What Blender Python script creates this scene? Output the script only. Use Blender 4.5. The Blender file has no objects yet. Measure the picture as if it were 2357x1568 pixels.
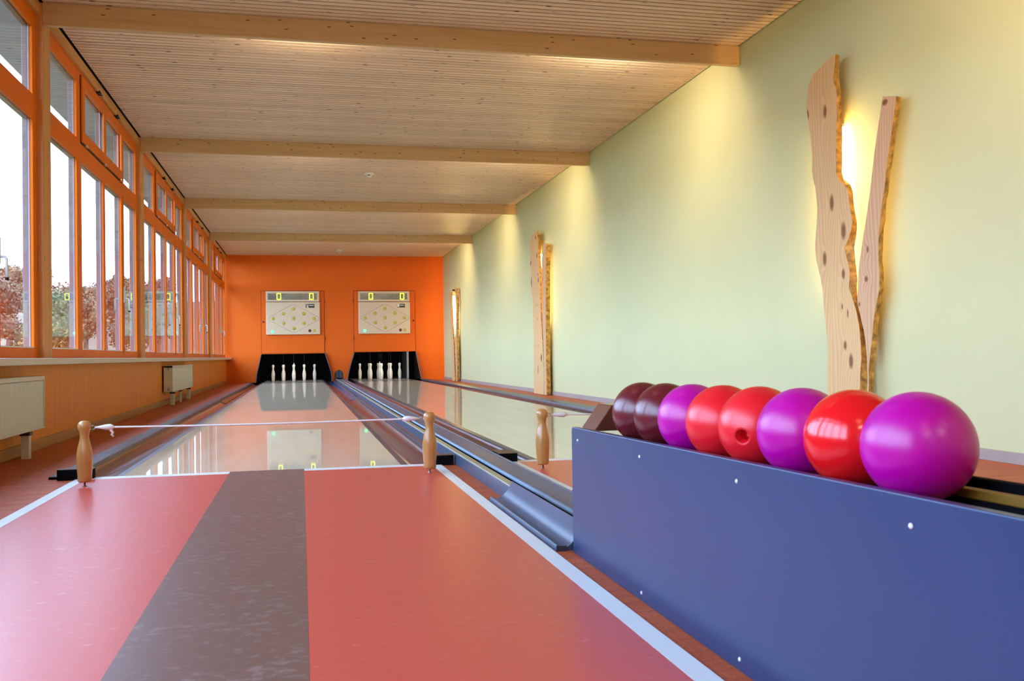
import bpy, bmesh, math, random
from mathutils import Vector, Matrix, noise
from mathutils.geometry import tessellate_polygon
PI = math.pi
SC = bpy.context.scene
COL = SC.collection
random.seed(7)

# ------------------------------------------------------------------ materials
MATS = {}
def newmat(name):
    m = bpy.data.materials.new(name); m.use_nodes = True
    nt = m.node_tree; nt.nodes.clear()
    out = nt.nodes.new('ShaderNodeOutputMaterial')
    return m, nt, out
def N(nt, t, **kw):
    n = nt.nodes.new(t)
    for k, v in kw.items():
        if k.startswith('_'): setattr(n, k[1:], v)
        else: n.inputs[k].default_value = v
    return n
def L(nt, a, ao, b, bi): nt.links.new(a.outputs[ao], b.inputs[bi])
def princ(nt, out, color=(.8,.8,.8), rough=.5, metal=0., spec=.5, coat=0., coat_rough=.05):
    p = nt.nodes.new('ShaderNodeBsdfPrincipled')
    p.inputs['Base Color'].default_value = (*color, 1)
    p.inputs['Roughness'].default_value = rough
    p.inputs['Metallic'].default_value = metal
    p.inputs['Specular IOR Level'].default_value = spec
    p.inputs['Coat Weight'].default_value = coat
    p.inputs['Coat Roughness'].default_value = coat_rough
    nt.links.new(p.outputs[0], out.inputs[0])
    return p
def mapped(nt, scale=(1,1,1), rot=(0,0,0), loc=(0,0,0)):
    tc = nt.nodes.new('ShaderNodeTexCoord')
    mp = nt.nodes.new('ShaderNodeMapping')
    mp.inputs['Scale'].default_value = scale
    mp.inputs['Rotation'].default_value = rot
    mp.inputs['Location'].default_value = loc
    L(nt, tc, 'Object', mp, 'Vector')
    return mp
def ramp(nt, stops, interp='LINEAR'):
    r = nt.nodes.new('ShaderNodeValToRGB'); cr = r.color_ramp; cr.interpolation = interp
    while len(cr.elements) > 1: cr.elements.remove(cr.elements[-1])
    cr.elements[0].position = stops[0][0]; cr.elements[0].color = (*stops[0][1], 1)
    for p, c in stops[1:]:
        e = cr.elements.new(p); e.color = (*c, 1)
    return r
def mixc(nt, fac=None, a=None, b=None, mode='MIX'):
    m = nt.nodes.new('ShaderNodeMix'); m.data_type = 'RGBA'; m.blend_type = mode
    if fac is not None and not hasattr(fac, 'outputs'): m.inputs[0].default_value = fac
    if a is not None and not hasattr(a, 'outputs'): m.inputs[6].default_value = (*a, 1)
    if b is not None and not hasattr(b, 'outputs'): m.inputs[7].default_value = (*b, 1)
    return m
def math_(nt, op, a=None, b=None, clamp=False):
    m = nt.nodes.new('ShaderNodeMath'); m.operation = op; m.use_clamp = clamp
    for i, v in enumerate((a, b)):
        if v is None: continue
        if isinstance(v, tuple): nt.links.new(v[0].outputs[v[1]], m.inputs[i])
        else: m.inputs[i].default_value = v
    return m
def bump(nt, src, so, p, strength=.2, dist=.01):
    b = nt.nodes.new('ShaderNodeBump'); b.inputs['Strength'].default_value = strength
    b.inputs['Distance'].default_value = dist
    L(nt, src, so, b, 'Height'); nt.links.new(b.outputs[0], p.inputs['Normal'])
    return b
def plain(name, color, rough=.5, metal=0., spec=.5, coat=0., var=.0, vscale=6, bmp=0., bscale=60, coat_rough=.05):
    """solid colour with a little mottling and optional surface grain"""
    if name in MATS: return MATS[name]
    m, nt, out = newmat(name)
    p = princ(nt, out, color, rough, metal, spec, coat, coat_rough)
    if var:
        mp = mapped(nt); n = N(nt, 'ShaderNodeTexNoise', Scale=vscale, Detail=5.)
        L(nt, mp, 0, n, 'Vector')
        r = ramp(nt, [(.3, tuple(c*(1-var) for c in color)), (.7, tuple(min(1, c*(1+var)) for c in color))])
        L(nt, n, 0, r, 0); nt.links.new(r.outputs[0], p.inputs['Base Color'])
    if bmp:
        mp = mapped(nt); n = N(nt, 'ShaderNodeTexNoise', Scale=bscale, Detail=3.)
        L(nt, mp, 0, n, 'Vector'); bump(nt, n, 0, p, bmp, .004)
    MATS[name] = m
    return m
def emis(name, color, strength):
    if name in MATS: return MATS[name]
    m, nt, out = newmat(name)
    e = nt.nodes.new('ShaderNodeEmission'); e.inputs[0].default_value = (*color, 1); e.inputs[1].default_value = strength
    nt.links.new(e.outputs[0], out.inputs[0]); MATS[name] = m
    return m
def wood(name, light, dark, knot, axis=0, rough=.5, gscale=1., knots=True, kd=(2.2, 9.), kthr=.07, keep=.55, slat=0., spec=.4, coat=0., cross=1):
    """spruce: grain streaks along an axis, scattered elliptical knots, optional board-by-board tone"""
    if name in MATS: return MATS[name]
    m, nt, out = newmat(name)
    p = princ(nt, out, light, rough, 0, spec, coat)
    s = [22*gscale]*3; s[axis] = 1.1*gscale
    mp = mapped(nt, tuple(s)); n = N(nt, 'ShaderNodeTexNoise', Scale=1., Detail=6., Roughness=.6, Distortion=.5)
    L(nt, mp, 0, n, 'Vector')
    r = ramp(nt, [(.28, dark), (.52, light), (.75, tuple(min(1, c*1.08) for c in light))]); L(nt, n, 0, r, 0)
    last, lo = r, 0
    if slat:
        mp3 = mapped(nt, (1, 1/slat, 0), loc=(0, -YB/slat, 0)); sep = nt.nodes.new('ShaderNodeSeparateXYZ'); L(nt, mp3, 0, sep, 0)
        fl = math_(nt, 'FLOOR', (sep, 1)); cb = nt.nodes.new('ShaderNodeCombineXYZ')
        nt.links.new(fl.outputs[0], cb.inputs[0])
        wn = nt.nodes.new('ShaderNodeTexWhiteNoise'); L(nt, cb, 0, wn, 'Vector')
        rr = ramp(nt, [(0, (.90,.89,.88)), (1, (1.05,1.04,1.03))]); L(nt, wn, 0, rr, 0)
        mx = mixc(nt, 1., mode='MULTIPLY'); L(nt, last, lo, mx, 6); L(nt, rr, 0, mx, 7); last, lo = mx, 2
    if knots:
        tk = nt.nodes.new('ShaderNodeTexCoord'); sk = nt.nodes.new('ShaderNodeSeparateXYZ'); L(nt, tk, 'Object', sk, 0)
        u1 = math_(nt, 'MULTIPLY', (sk, axis), kd[0]); u2 = math_(nt, 'MULTIPLY', (sk, cross), kd[1]); ck = nt.nodes.new('ShaderNodeCombineXYZ')
        L(nt, u1, 0, ck, 0); L(nt, u2, 0, ck, 1)
        v = N(nt, 'ShaderNodeTexVoronoi', Scale=1.); v.voronoi_dimensions = '2D'; L(nt, ck, 0, v, 'Vector')
        a = math_(nt, 'DIVIDE', (v, 'Distance'), kthr)
        rk = ramp(nt, [(0, (1,1,1)), (.55, (.8,.8,.8)), (1, (0,0,0))]); nt.links.new(a.outputs[0], rk.inputs[0])
        sepc = nt.nodes.new('ShaderNodeSeparateColor'); L(nt, v, 'Color', sepc, 0)
        g = math_(nt, 'GREATER_THAN', (sepc, 0), keep)
        f = math_(nt, 'MULTIPLY', (rk, 0), (g, 0))
        mk = mixc(nt, None, None, knot); L(nt, f, 0, mk, 0); L(nt, last, lo, mk, 6); last, lo = mk, 2
    nt.links.new(last.outputs[lo], p.inputs['Base Color'])
    bump(nt, n, 0, p, .12, .002)
    MATS[name] = m
    return m
def live_edge(name, light, dark, knots):
    """planed face of a live edge plank: grain along z that flows round knots given in (y, z, ry, rz)"""
    m, nt, out = newmat(name)
    p = princ(nt, out, light, .55, 0, .35)
    tc = nt.nodes.new('ShaderNodeTexCoord'); sep = nt.nodes.new('ShaderNodeSeparateXYZ'); L(nt, tc, 'Object', sep, 0)
    warp = None; core = None
    for (ky, kz, ry, rz) in knots:
        dy = math_(nt, 'DIVIDE', (math_(nt, 'SUBTRACT', (sep, 1), ky), 0), ry)
        dz = math_(nt, 'DIVIDE', (math_(nt, 'SUBTRACT', (sep, 2), kz), 0), rz)
        d2 = math_(nt, 'ADD', (math_(nt, 'MULTIPLY', (dy, 0), (dy, 0)), 0), (math_(nt, 'MULTIPLY', (dz, 0), (dz, 0)), 0))
        c = math_(nt, 'SUBTRACT', 1.25, (d2, 0), True)
        w = math_(nt, 'DIVIDE', 1., (math_(nt, 'ADD', (math_(nt, 'MULTIPLY', (d2, 0), .35), 0), 1.), 0))
        w = math_(nt, 'MULTIPLY', (w, 0), .06)
        core = c if core is None else math_(nt, 'MAXIMUM', (core, 0), (c, 0))
        warp = w if warp is None else math_(nt, 'ADD', (warp, 0), (w, 0))
    mp = nt.nodes.new('ShaderNodeMapping'); mp.inputs['Scale'].default_value = (1, 1, .16)
    L(nt, tc, 'Object', mp, 0)
    n = N(nt, 'ShaderNodeTexNoise', Scale=4., Detail=3.); L(nt, mp, 0, n, 'Vector')
    a = math_(nt, 'ADD', (math_(nt, 'MULTIPLY', (n, 0), .22), 0), (sep, 1))
    a = math_(nt, 'ADD', (a, 0), (warp, 0))
    s = math_(nt, 'SINE', (math_(nt, 'MULTIPLY', (a, 0), 210.), 0))
    s = math_(nt, 'MULTIPLY_ADD', (s, 0), .5); s.inputs[2].default_value = .5
    n2 = N(nt, 'ShaderNodeTexNoise', Scale=9., Detail=4.); L(nt, mp, 0, n2, 'Vector')
    s2 = math_(nt, 'MULTIPLY', (s, 0), (n2, 0))
    r = ramp(nt, [(.0, light), (.35, tuple(.5*(l+d) for l, d in zip(light, dark))), (.8, dark)]); L(nt, s2, 0, r, 0)
    mk = mixc(nt, None, None, (.27, .085, .016)); L(nt, core, 0, mk, 0); L(nt, r, 0, mk, 6)
    nt.links.new(mk.outputs[2], p.inputs['Base Color'])
    return m
def glass(name, tint=(.985, .99, .99), r0=.05):
    m, nt, out = newmat(name)
    t = nt.nodes.new('ShaderNodeBsdfTransparent'); t.inputs[0].default_value = (*tint, 1)
    g = nt.nodes.new('ShaderNodeBsdfGlossy'); g.inputs['Roughness'].default_value = 0.0
    # Schlick reflectance of one pane surface, the same from both sides
    ge = nt.nodes.new('ShaderNodeNewGeometry'); vm = nt.nodes.new('ShaderNodeVectorMath'); vm.operation = 'DOT_PRODUCT'
    L(nt, ge, 'Normal', vm, 0); L(nt, ge, 'Incoming', vm, 1)
    c = math_(nt, 'ABSOLUTE', (vm, 'Value')); c = math_(nt, 'SUBTRACT', 1., (c, 0), True); c = math_(nt, 'POWER', (c, 0), 5.)
    f = math_(nt, 'MULTIPLY_ADD', (c, 0), 1-r0); f.inputs[2].default_value = r0
    mx = nt.nodes.new('ShaderNodeMixShader')
    L(nt, f, 0, mx, 0); L(nt, t, 0, mx, 1); L(nt, g, 0, mx, 2); L(nt, mx, 0, out, 0)
    return m

# ------------------------------------------------------------------ geometry helpers
def bx(bm, x0, x1, y0, y1, z0, z1):
    vs = [bm.verts.new(p) for p in ((x0,y0,z0),(x1,y0,z0),(x1,y1,z0),(x0,y1,z0),(x0,y0,z1),(x1,y0,z1),(x1,y1,z1),(x0,y1,z1))]
    for f in ((3,2,1,0),(4,5,6,7),(0,1,5,4),(1,2,6,5),(2,3,7,6),(3,0,4,7)): bm.faces.new([vs[i] for i in f])
    return vs
def lathe(bm, prof, seg=32, M=None, cap=True):
    """prof: list of (r, z) from bottom to top, turned about z, M places it"""
    M = M or Matrix.Identity(4); rings = []
    for r, z in prof:
        if r < 1e-6: rings.append([bm.verts.new(M @ Vector((0,0,z)))])
        else: rings.append([bm.verts.new(M @ Vector((r*math.cos(2*PI*i/seg), r*math.sin(2*PI*i/seg), z))) for i in range(seg)])
    for a, b in zip(rings, rings[1:]):
        if len(a) == 1 and len(b) == 1: continue
        for i in range(seg):
            j = (i+1) % seg
            if len(a) == 1: bm.faces.new((a[0], b[j], b[i]))
            elif len(b) == 1: bm.faces.new((a[i], a[j], b[0]))
            else: bm.faces.new((a[i], a[j], b[j], b[i]))
    if cap:
        if len(rings[0]) > 1: bm.faces.new(list(reversed(rings[0])))
        if len(rings[-1]) > 1: bm.faces.new(rings[-1])
def tube(bm, pts, rad, seg=10, caps=True):
    pts = [Vector(p) for p in pts]; rads = rad if isinstance(rad, (list, tuple)) else [rad]*len(pts)
    rings = []; prev = None
    for i, p in enumerate(pts):
        t = (pts[min(i+1, len(pts)-1)] - pts[max(i-1, 0)]).normalized()
        up = Vector((0,0,1)) if abs(t.z) < .9 else Vector((1,0,0))
        u = t.cross(up).normalized() if prev is None else (prev - t*prev.dot(t)).normalized()
        prev = u; v = t.cross(u)
        rings.append([bm.verts.new(p + (u*math.cos(2*PI*k/seg) + v*math.sin(2*PI*k/seg))*rads[i]) for k in range(seg)])
    for a, b in zip(rings, rings[1:]):
        for k in range(seg): bm.faces.new((a[k], a[(k+1) % seg], b[(k+1) % seg], b[k]))
    if caps: bm.faces.new(list(reversed(rings[0]))); bm.faces.new(rings[-1])
def prism_y(bm, prof, y0, y1):
    """closed (x, z) outline pushed along y"""
    a = [bm.verts.new((x, y0, z)) for x, z in prof]; b = [bm.verts.new((x, y1, z)) for x, z in prof]
    n = len(prof)
    for i in range(n): bm.faces.new((a[i], a[(i+1) % n], b[(i+1) % n], b[i]))
    tri = tessellate_polygon([[Vector((x, z, 0)) for x, z in prof]])
    for t in tri:
        bm.faces.new([a[i] for i in t]); bm.faces.new([b[i] for i in reversed(t)])
def sheet_y(bm, prof, y0, y1, th=.004):
    """open (x, z) profile given a thickness and pushed along y"""
    up = []
    for i, (x, z) in enumerate(prof):
        x0, z0 = prof[max(i-1, 0)]; x1, z1 = prof[min(i+1, len(prof)-1)]
        d = Vector((x1-x0, z1-z0)).normalized(); up.append((x + d.y*th, z - d.x*th))
    prism_y(bm, list(prof) + list(reversed(up)), y0, y1)
def obj(name, bm, mat=None, parent=None, smooth=False, bevel=0., loc=None, seg=2, angle=40):
    bmesh.ops.recalc_face_normals(bm, faces=bm.faces[:])
    me = bpy.data.meshes.new(name); bm.to_mesh(me); bm.free()
    o = bpy.data.objects.new(name, me); COL.objects.link(o)
    if mat: me.materials.append(mat)
    if smooth:
        for p in me.polygons: p.use_smooth = True
    if bevel:
        b = o.modifiers.new('bevel', 'BEVEL'); b.width = bevel; b.segments = seg; b.limit_method = 'ANGLE'; b.angle_limit = math.radians(angle)
    if smooth == 'auto' or (smooth and bevel):
        try:
            for e in me.edges: pass
            me.set_sharp_from_angle(angle=math.radians(35))
        except Exception: pass
    if parent: o.parent = parent
    if loc: o.location = loc
    return o
def thing(name, label, cat, loc=(0,0,0), rz=0., group=None):
    o = bpy.data.objects.new(name, None); COL.objects.link(o); o.empty_display_size = .05
    o.location = loc; o.rotation_euler = (0, 0, rz); o['label'] = label; o['category'] = cat
    if group: o['group'] = group
    return o
def tag(o, label, cat, group=None, kind=None):
    o['label'] = label; o['category'] = cat
    if group: o['group'] = group
    if kind: o['kind'] = kind
    return o
def struct(o, label=None, cat=None):
    o['kind'] = 'structure'
    if label: o['label'] = label
    if cat: o['category'] = cat
    return o
def kids(o): return [c for c in COL.objects if c.parent == o]
def dup(root, loc, rz=0., label=None, group=None):
    r = root.copy(); COL.objects.link(r); r.location = loc; r.rotation_euler = (0, 0, rz)
    if label: r['label'] = label
    if group: r['group'] = group
    for ch in kids(root):
        c = ch.copy(); COL.objects.link(c); c.parent = r
        for g in kids(ch):
            d = g.copy(); COL.objects.link(d); d.parent = c
    return r
B = bmesh.new

# ------------------------------------------------------------------ dimensions (metres, camera at x=0 y=0)
XL, XR, YE, ZC = -1.664, 3.371, 22.38, 2.955
YB = -3.6
XW = -1.69
BEAMS = [6.70 + 3.9*k for k in range(-2, 4)]
LANE_L, LANE_R = -.1765, 1.918      # lane centre lines
HALF = .679

# ------------------------------------------------------------------ colours
M_orange_wall = plain('orange_paint', (.82, .128, .001), .6, spec=.3, var=.03, vscale=2, bmp=.05, bscale=160)
M_green_wall = plain('green_plaster', (.63, .595, .31), .75, var=.02, vscale=1.5, bmp=.06, bscale=180)
M_back_wall = plain('cream_plaster', (.62, .56, .45), .8, var=.02, bmp=.05)
M_ply = wood('orange_stained_board', (.86, .285, .028), (.80, .24, .018), (.25, .08, .02), axis=2, rough=.5, kd=(5, 9.), kthr=.06, keep=.72, spec=.15, cross=1)
M_slat = wood('spruce_slat', (.82, .57, .40), (.70, .465, .31), (.12, .04, .015), axis=0, rough=.45, kd=(3.3, 15.15), kthr=.088, keep=.5, slat=.066, cross=1)
M_beam = wood('spruce_beam', (.64, .385, .175), (.56, .315, .125), (.16, .06, .02), axis=0, rough=.42, kd=(4.3, 13.), kthr=.08, keep=.45, cross=2)
M_post = wood('stained_post', (.68, .29, .075), (.58, .22, .045), (.25, .08, .02), axis=2, rough=.42, kd=(3., 9.), kthr=.06, keep=.7, cross=1)
M_rail = wood('stained_head_rail', (.66, .30, .08), (.55, .22, .05), (.2, .07, .02), axis=1, rough=.42, kd=(3., 12.), kthr=.06, keep=.7, cross=2)
M_frame = plain('orange_window_paint', (.82, .15, .0), .5, spec=.2, var=.05, vscale=3)
M_glass = glass('window_glass')
M_sill = plain('cream_sill', (.72, .64, .52), .35, var=.02)
M_black = plain('black_gap', (.006, .004, .004), .7)
M_spacer = plain('pale_spacer', (.50, .45, .52), .4)
M_cladding = plain('grey_brown_cladding', (.24, .17, .16), .5, var=.1)
M_skirt_l = wood('oak_skirting', (.42, .2, .05), (.3, .13, .03), (.15,.06,.02), axis=1, knots=False, rough=.4)
M_skirt_r = plain('grey_skirting', (.38, .29, .25), .5, var=.05)
M_chrome = plain('chrome', (.75, .75, .76), .18, 1.)
M_white_metal = plain('white_metal', (.78, .76, .72), .3)

def carpet():
    m, nt, out = newmat('rust_floor'); p = princ(nt, out, (.4,.12,.05), .55, spec=.35)
    mp = mapped(nt, (1.2, 5, 1)); n = N(nt, 'ShaderNodeTexNoise', Scale=2.2, Detail=8., Roughness=.7, Distortion=1.2); L(nt, mp, 0, n, 'Vector')
    r = ramp(nt, [(.3, (.36, .060, .014)), (.55, (.50, .105, .034)), (.75, (.62, .18, .085))]); L(nt, n, 0, r, 0)
    mp2 = mapped(nt, (1,1,1)); n2 = N(nt, 'ShaderNodeTexNoise', Scale=120., Detail=2.); L(nt, mp2, 0, n2, 'Vector')
    r2 = ramp(nt, [(.35, (.8,.8,.8)), (.65, (1.15,1.15,1.15))]); L(nt, n2, 0, r2, 0)
    mx = mixc(nt, 1., mode='MULTIPLY'); L(nt, r, 0, mx, 6); L(nt, r2, 0, mx, 7)
    nt.links.new(mx.outputs[2], p.inputs['Base Color']); bump(nt, n2, 0, p, .25, .002)
    return m
M_floor = carpet()
def lino(name, base, fleck, amount=.64, rough=.34, fs=.45):
    m, nt, out = newmat(name); p = princ(nt, out, base, rough, spec=.85)
    mp = mapped(nt, (6, 9, 1)); n = N(nt, 'ShaderNodeTexNoise', Scale=4.5, Detail=4., Roughness=.62); L(nt, mp, 0, n, 'Vector')
    n0 = N(nt, 'ShaderNodeTexNoise', Scale=.5, Detail=2.); L(nt, mp, 0, n0, 'Vector')
    a = math_(nt, 'ADD', (n, 0), (math_(nt, 'MULTIPLY', (n0, 0), .28), 0))
    f = ramp(nt, [(amount+.09, (0,0,0)), (amount+.2, (1,1,1))]); L(nt, a, 0, f, 0)
    f2 = math_(nt, 'MULTIPLY', (f, 0), fs)
    mk = mixc(nt, None, base, fleck); L(nt, f2, 0, mk, 0)
    nt.links.new(mk.outputs[2], p.inputs['Base Color'])
    rr = ramp(nt, [(.3, (rough+.02,)*3), (.7, (rough-.02,)*3)]); L(nt, n, 0, rr, 0); nt.links.new(rr.outputs[0], p.inputs['Roughness'])
    return m
M_red = lino('red_lino', (.64, .082, .062), (.80, .36, .30), .68)
M_brown = lino('brown_lino', (.165, .086, .072), (.40, .33, .33), .60, fs=.34)
M_line = plain('white_line', (.78, .80, .78), .4, var=.02)
def lane_mat(name, c0, c1, r0, cap, rough):
    """synthetic lane plate: cream body under a polished skin whose sheen grows at flat angles"""
    m, nt, out = newmat(name)
    mp = mapped(nt, (9, .8, 1)); n = N(nt, 'ShaderNodeTexNoise', Scale=1., Detail=4.); L(nt, mp, 0, n, 'Vector')
    r = ramp(nt, [(.3, c0), (.7, c1)]); L(nt, n, 0, r, 0)
    d = nt.nodes.new('ShaderNodeBsdfDiffuse'); L(nt, r, 0, d, 0)
    g = nt.nodes.new('ShaderNodeBsdfGlossy'); g.inputs['Roughness'].default_value = rough
    ge = nt.nodes.new('ShaderNodeNewGeometry'); vm = nt.nodes.new('ShaderNodeVectorMath'); vm.operation = 'DOT_PRODUCT'
    L(nt, ge, 'Normal', vm, 0); L(nt, ge, 'Incoming', vm, 1)
    c = math_(nt, 'ABSOLUTE', (vm, 'Value')); c = math_(nt, 'SUBTRACT', 1., (c, 0), True); c = math_(nt, 'POWER', (c, 0), 5.)
    f = math_(nt, 'MULTIPLY_ADD', (c, 0), 1-r0); f.inputs[2].default_value = r0
    f = math_(nt, 'MINIMUM', (f, 0), cap)
    mx = nt.nodes.new('ShaderNodeMixShader'); L(nt, f, 0, mx, 0); L(nt, d, 0, mx, 1); L(nt, g, 0, mx, 2); L(nt, mx, 0, out, 0)
    return m
M_lane = lane_mat('lane_synthetic', (.86, .66, .45), (.93, .75, .54), .05, .70, .02)
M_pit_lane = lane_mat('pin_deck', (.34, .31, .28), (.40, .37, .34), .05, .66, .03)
M_gutter = plain('gutter_plastic', (.045, .040, .055), .2, spec=.6, var=.15, vscale=3)
M_gutter_edge = plain('gutter_edge_strip', (.07, .06, .085), .35, var=.1)
M_gutter_blue = plain('gutter_rim', (.05, .06, .09), .35, var=.1)
M_liner_blue = plain('blue_liner', (.02, .07, .17), .22, spec=.6, var=.3, vscale=3)
M_liner_black = plain('black_liner', (.008, .010, .014), .25, spec=.6)
M_return = plain('return_blue_metal', (.045, .072, .125), .36, spec=.6, var=.08, vscale=4)
M_return_grey = plain('return_grey_panel', (.10, .11, .145), .38, spec=.5, var=.06)
M_return_pale = plain('return_pale_batten', (.36, .36, .27), .4, var=.1)
M_return_rail = plain('return_rail', (.25, .32, .42), .4)
M_panel = plain('blue_panel_laminate', (.014, .036, .110), .34, spec=.5, var=.03, vscale=3)
M_panel_edge = plain('dark_panel_edge', (.03, .035, .05), .5)
M_rack_wood = wood('rack_wood', (.20, .10, .012), (.15, .07, .008), (.1,.03,.01), axis=1, knots=False, rough=.4)
M_rack_block = wood('rack_block_wood', (.14, .035, .018), (.10, .022, .012), (.1,.03,.01), axis=2, knots=False, rough=.32, spec=.9, coat=.5)
M_rack_brown = plain('rack_brown_board', (.10, .05, .03), .5)
M_rad = plain('radiator_enamel', (.66, .61, .50), .35)
M_peg = wood('beech_peg', (.52, .245, .07), (.44, .19, .045), (.2,.1,.02), axis=2, knots=False, gscale=2., rough=.28, spec=.5, coat=.3)
M_cord = plain('white_cord', (.86, .82, .80), .7, bmp=.4, bscale=900)
M_pin = plain('pin_white', (.80, .79, .72), .3)
M_pitblack = plain('pit_black', (.003, .003, .005), .9, spec=.1)
M_pitgrey = plain('pit_grey_curtain', (.09, .105, .12), .5)
M_steel = plain('steel', (.5, .5, .52), .3, 1.)
M_board = plain('scoreboard_cream', (.74, .56, .37), .45)
M_display = plain('display_grey', (.20, .19, .15), .25, var=.35, vscale=5)
M_digit = emis('digit_glow', (.80, 1., .03), 3.2)
M_greenlamp = emis('green_glow', (.10, 1., .30), 2.6)
M_dot = plain('yellow_lamp_cap', (.56, .43, .035), .35)
M_line_b = plain('board_line', (.50, .38, .26), .5)
M_darkred = plain('dark_red_button', (.14, .008, .015), .3)
M_ink = plain('black_print', (.02, .012, .008), .5)
M_inkw = plain('white_print', (.85, .78, .66), .5)
M_seam = plain('door_seam', (.30, .03, .002), .8)

# ------------------------------------------------------------------ shell: floor
bm = B()
z0 = -.30
bx(bm, XL-.02, XR+.02, YB, 4.86, z0, 0)                        # whole width up to the foul line
bx(bm, XL-.02, -1.185, 4.86, YE, z0, 0)
bx(bm, .752, 1.004, 4.86, YE+2.6, z0, 0)
bx(bm, 3.0, XR+.02, 4.86, YE, z0, 0)
bx(bm, XL-.12, XR+.12, YB, 25.35, -.36, -.301)
struct(obj('floor', bm, M_floor))
# ceiling: spruce slats under a dark void
bm = B(); y = YB
while y < YE:
    bx(bm, XL+.018, XR-.012, y, min(y+.0515, YE), ZC, ZC+.02); y += .066
ceil = obj('ceiling', bm, M_slat); struct(ceil)
bm = B(); bx(bm, XL-.1, XR+.1, YB, YE+.1, ZC+.03, ZC+.25)
o = obj('ceiling_backing', bm, M_black, ceil)
# right wall
bm = B(); bx(bm, XR, XR+.2, YB, YE+.1, 0, ZC+.1); struct(obj('wall_right', bm, M_green_wall))
bm = B(); bx(bm, XL-.1, XR+.2, YB-.2, YB, 0, ZC+.1); struct(obj('wall_back', bm, M_back_wall))
# left wall below the sill
bm = B(); bx(bm, XL-.16, XL, YB, YE, 0, .545); struct(obj('wall_left', bm, M_ply))
# end wall with the two pit openings and the ball return arch
arch = [(.865 + .1*math.cos(a), .16 + .1*math.sin(a)) for a in [PI*(1 - i/12) for i in range(13)]]
prof = [(XL-.16, 0), (-1.02, 0), (-1.0, .20), (-.897, .655), (.547, .66), (.688, .20), (.70, 0), (.765, 0)] + arch + \
       [(.965, 0), (1.062, 0), (1.085, .12), (1.22, .672), (2.684, .675), (2.795, .13), (2.815, 0), (XR+.02, 0), (XR+.02, ZC+.05), (XL-.16, ZC+.05)]
bm = B(); prism_y(bm, prof, YE, YE+.1); struct(obj('wall_end', bm, M_orange_wall))
bm = B(); bx(bm, XL-.2, XL-.1, YE+.1, 25.3, -.36, 3.1); bx(bm, XR+.1, XR+.2, YE+.1, 25.3, -.36, 3.1); bx(bm, XL-.2, XR+.2, 25.3, 25.4, -.36, 3.1); bx(bm, XL-.2, XR+.2, YE+.1, 25.4, 3.1, 3.2)
struct(obj('wall_pit_blackout', bm, plain('blackout_dark', (.02,.02,.022), .8)))  # unseen dark enclosure added to keep sky light out of the pits
# skirtings
bm = B(); bx(bm, XL, XL+.016, YB, YE-.002, 0, .068); struct(obj('baseboard_left', bm, M_skirt_l, bevel=.003))
bm = B(); bx(bm, XR-.014, XR, YB, YE-.002, 0, .058); struct(obj('baseboard_right', bm, M_skirt_r, bevel=.003))
# window sill
bm = B(); bx(bm, XW-.02, -1.555, YB, YE-.002, .546, .588)
o = obj('trim_1', bm, M_sill, bevel=.006); struct(o, 'long cream window sill board running under all the orange windows', 'window sill')
# head rail above the windows + eave outside
bm = B(); bx(bm, -1.80, XL, YB, YE, 2.87, ZC-.004)
o = obj('trim_2', bm, M_rail, bevel=.003); struct(o, 'light wood head rail between the orange windows and the ceiling', 'trim')
bm = B(); bx(bm, -2.42, -1.78, YB-.5, YE+1, 3.13, 3.30); bx(bm, -1.86, -1.78, YB-.5, YE+1, 2.9, 3.14)
M_eave = plain('eave_grey', (.33, .37, .45), .6)
o = obj('trim_3', bm, M_eave); struct(o, 'grey roof overhang outside, seen through the upper panes', 'roof overhang')

# ------------------------------------------------------------------ beams and posts
blab = {2: 'nearest spruce ceiling beam, the thickest one across the top of the picture',
        3: 'second spruce ceiling beam, just in front of the nearer smoke detector',
        4: 'third spruce ceiling beam, behind the nearer smoke detector',
        5: 'farthest and thinnest spruce ceiling beam, closest to the orange end wall',
        1: 'spruce ceiling beam above the red approach'}
for i, yb in enumerate(BEAMS):
    bm = B(); bx(bm, XL+.012, XR, yb, yb+.045, 2.802, ZC+.0)
    bx(bm, XR-.03, XR, yb-.004, yb+.05, 2.806, ZC)
    if i:
        o = obj('ceiling_beam', bm, M_beam, bevel=.004); tag(o, blab[i], 'ceiling beam', 'spruce ceiling beams')
    else:
        bm.free()
plab = {2: 'nearest light wood window post, the tallest one, under the first ceiling beam',
        3: 'light wood window post under the second ceiling beam',
        4: 'light wood window post under the third ceiling beam',
        5: 'farthest light wood window post, under the last beam before the orange wall'}
for i, yb in enumerate(BEAMS):
    bm = B(); bx(bm, -1.775, -1.652, yb, yb+.20, .588, ZC-.002)
    o = obj('window_post', bm, M_post, bevel=.004)
    tag(o, plab.get(i, 'light wood window post beside the red approach, left of the picture'), 'post', 'light wood posts between the windows')

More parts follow.
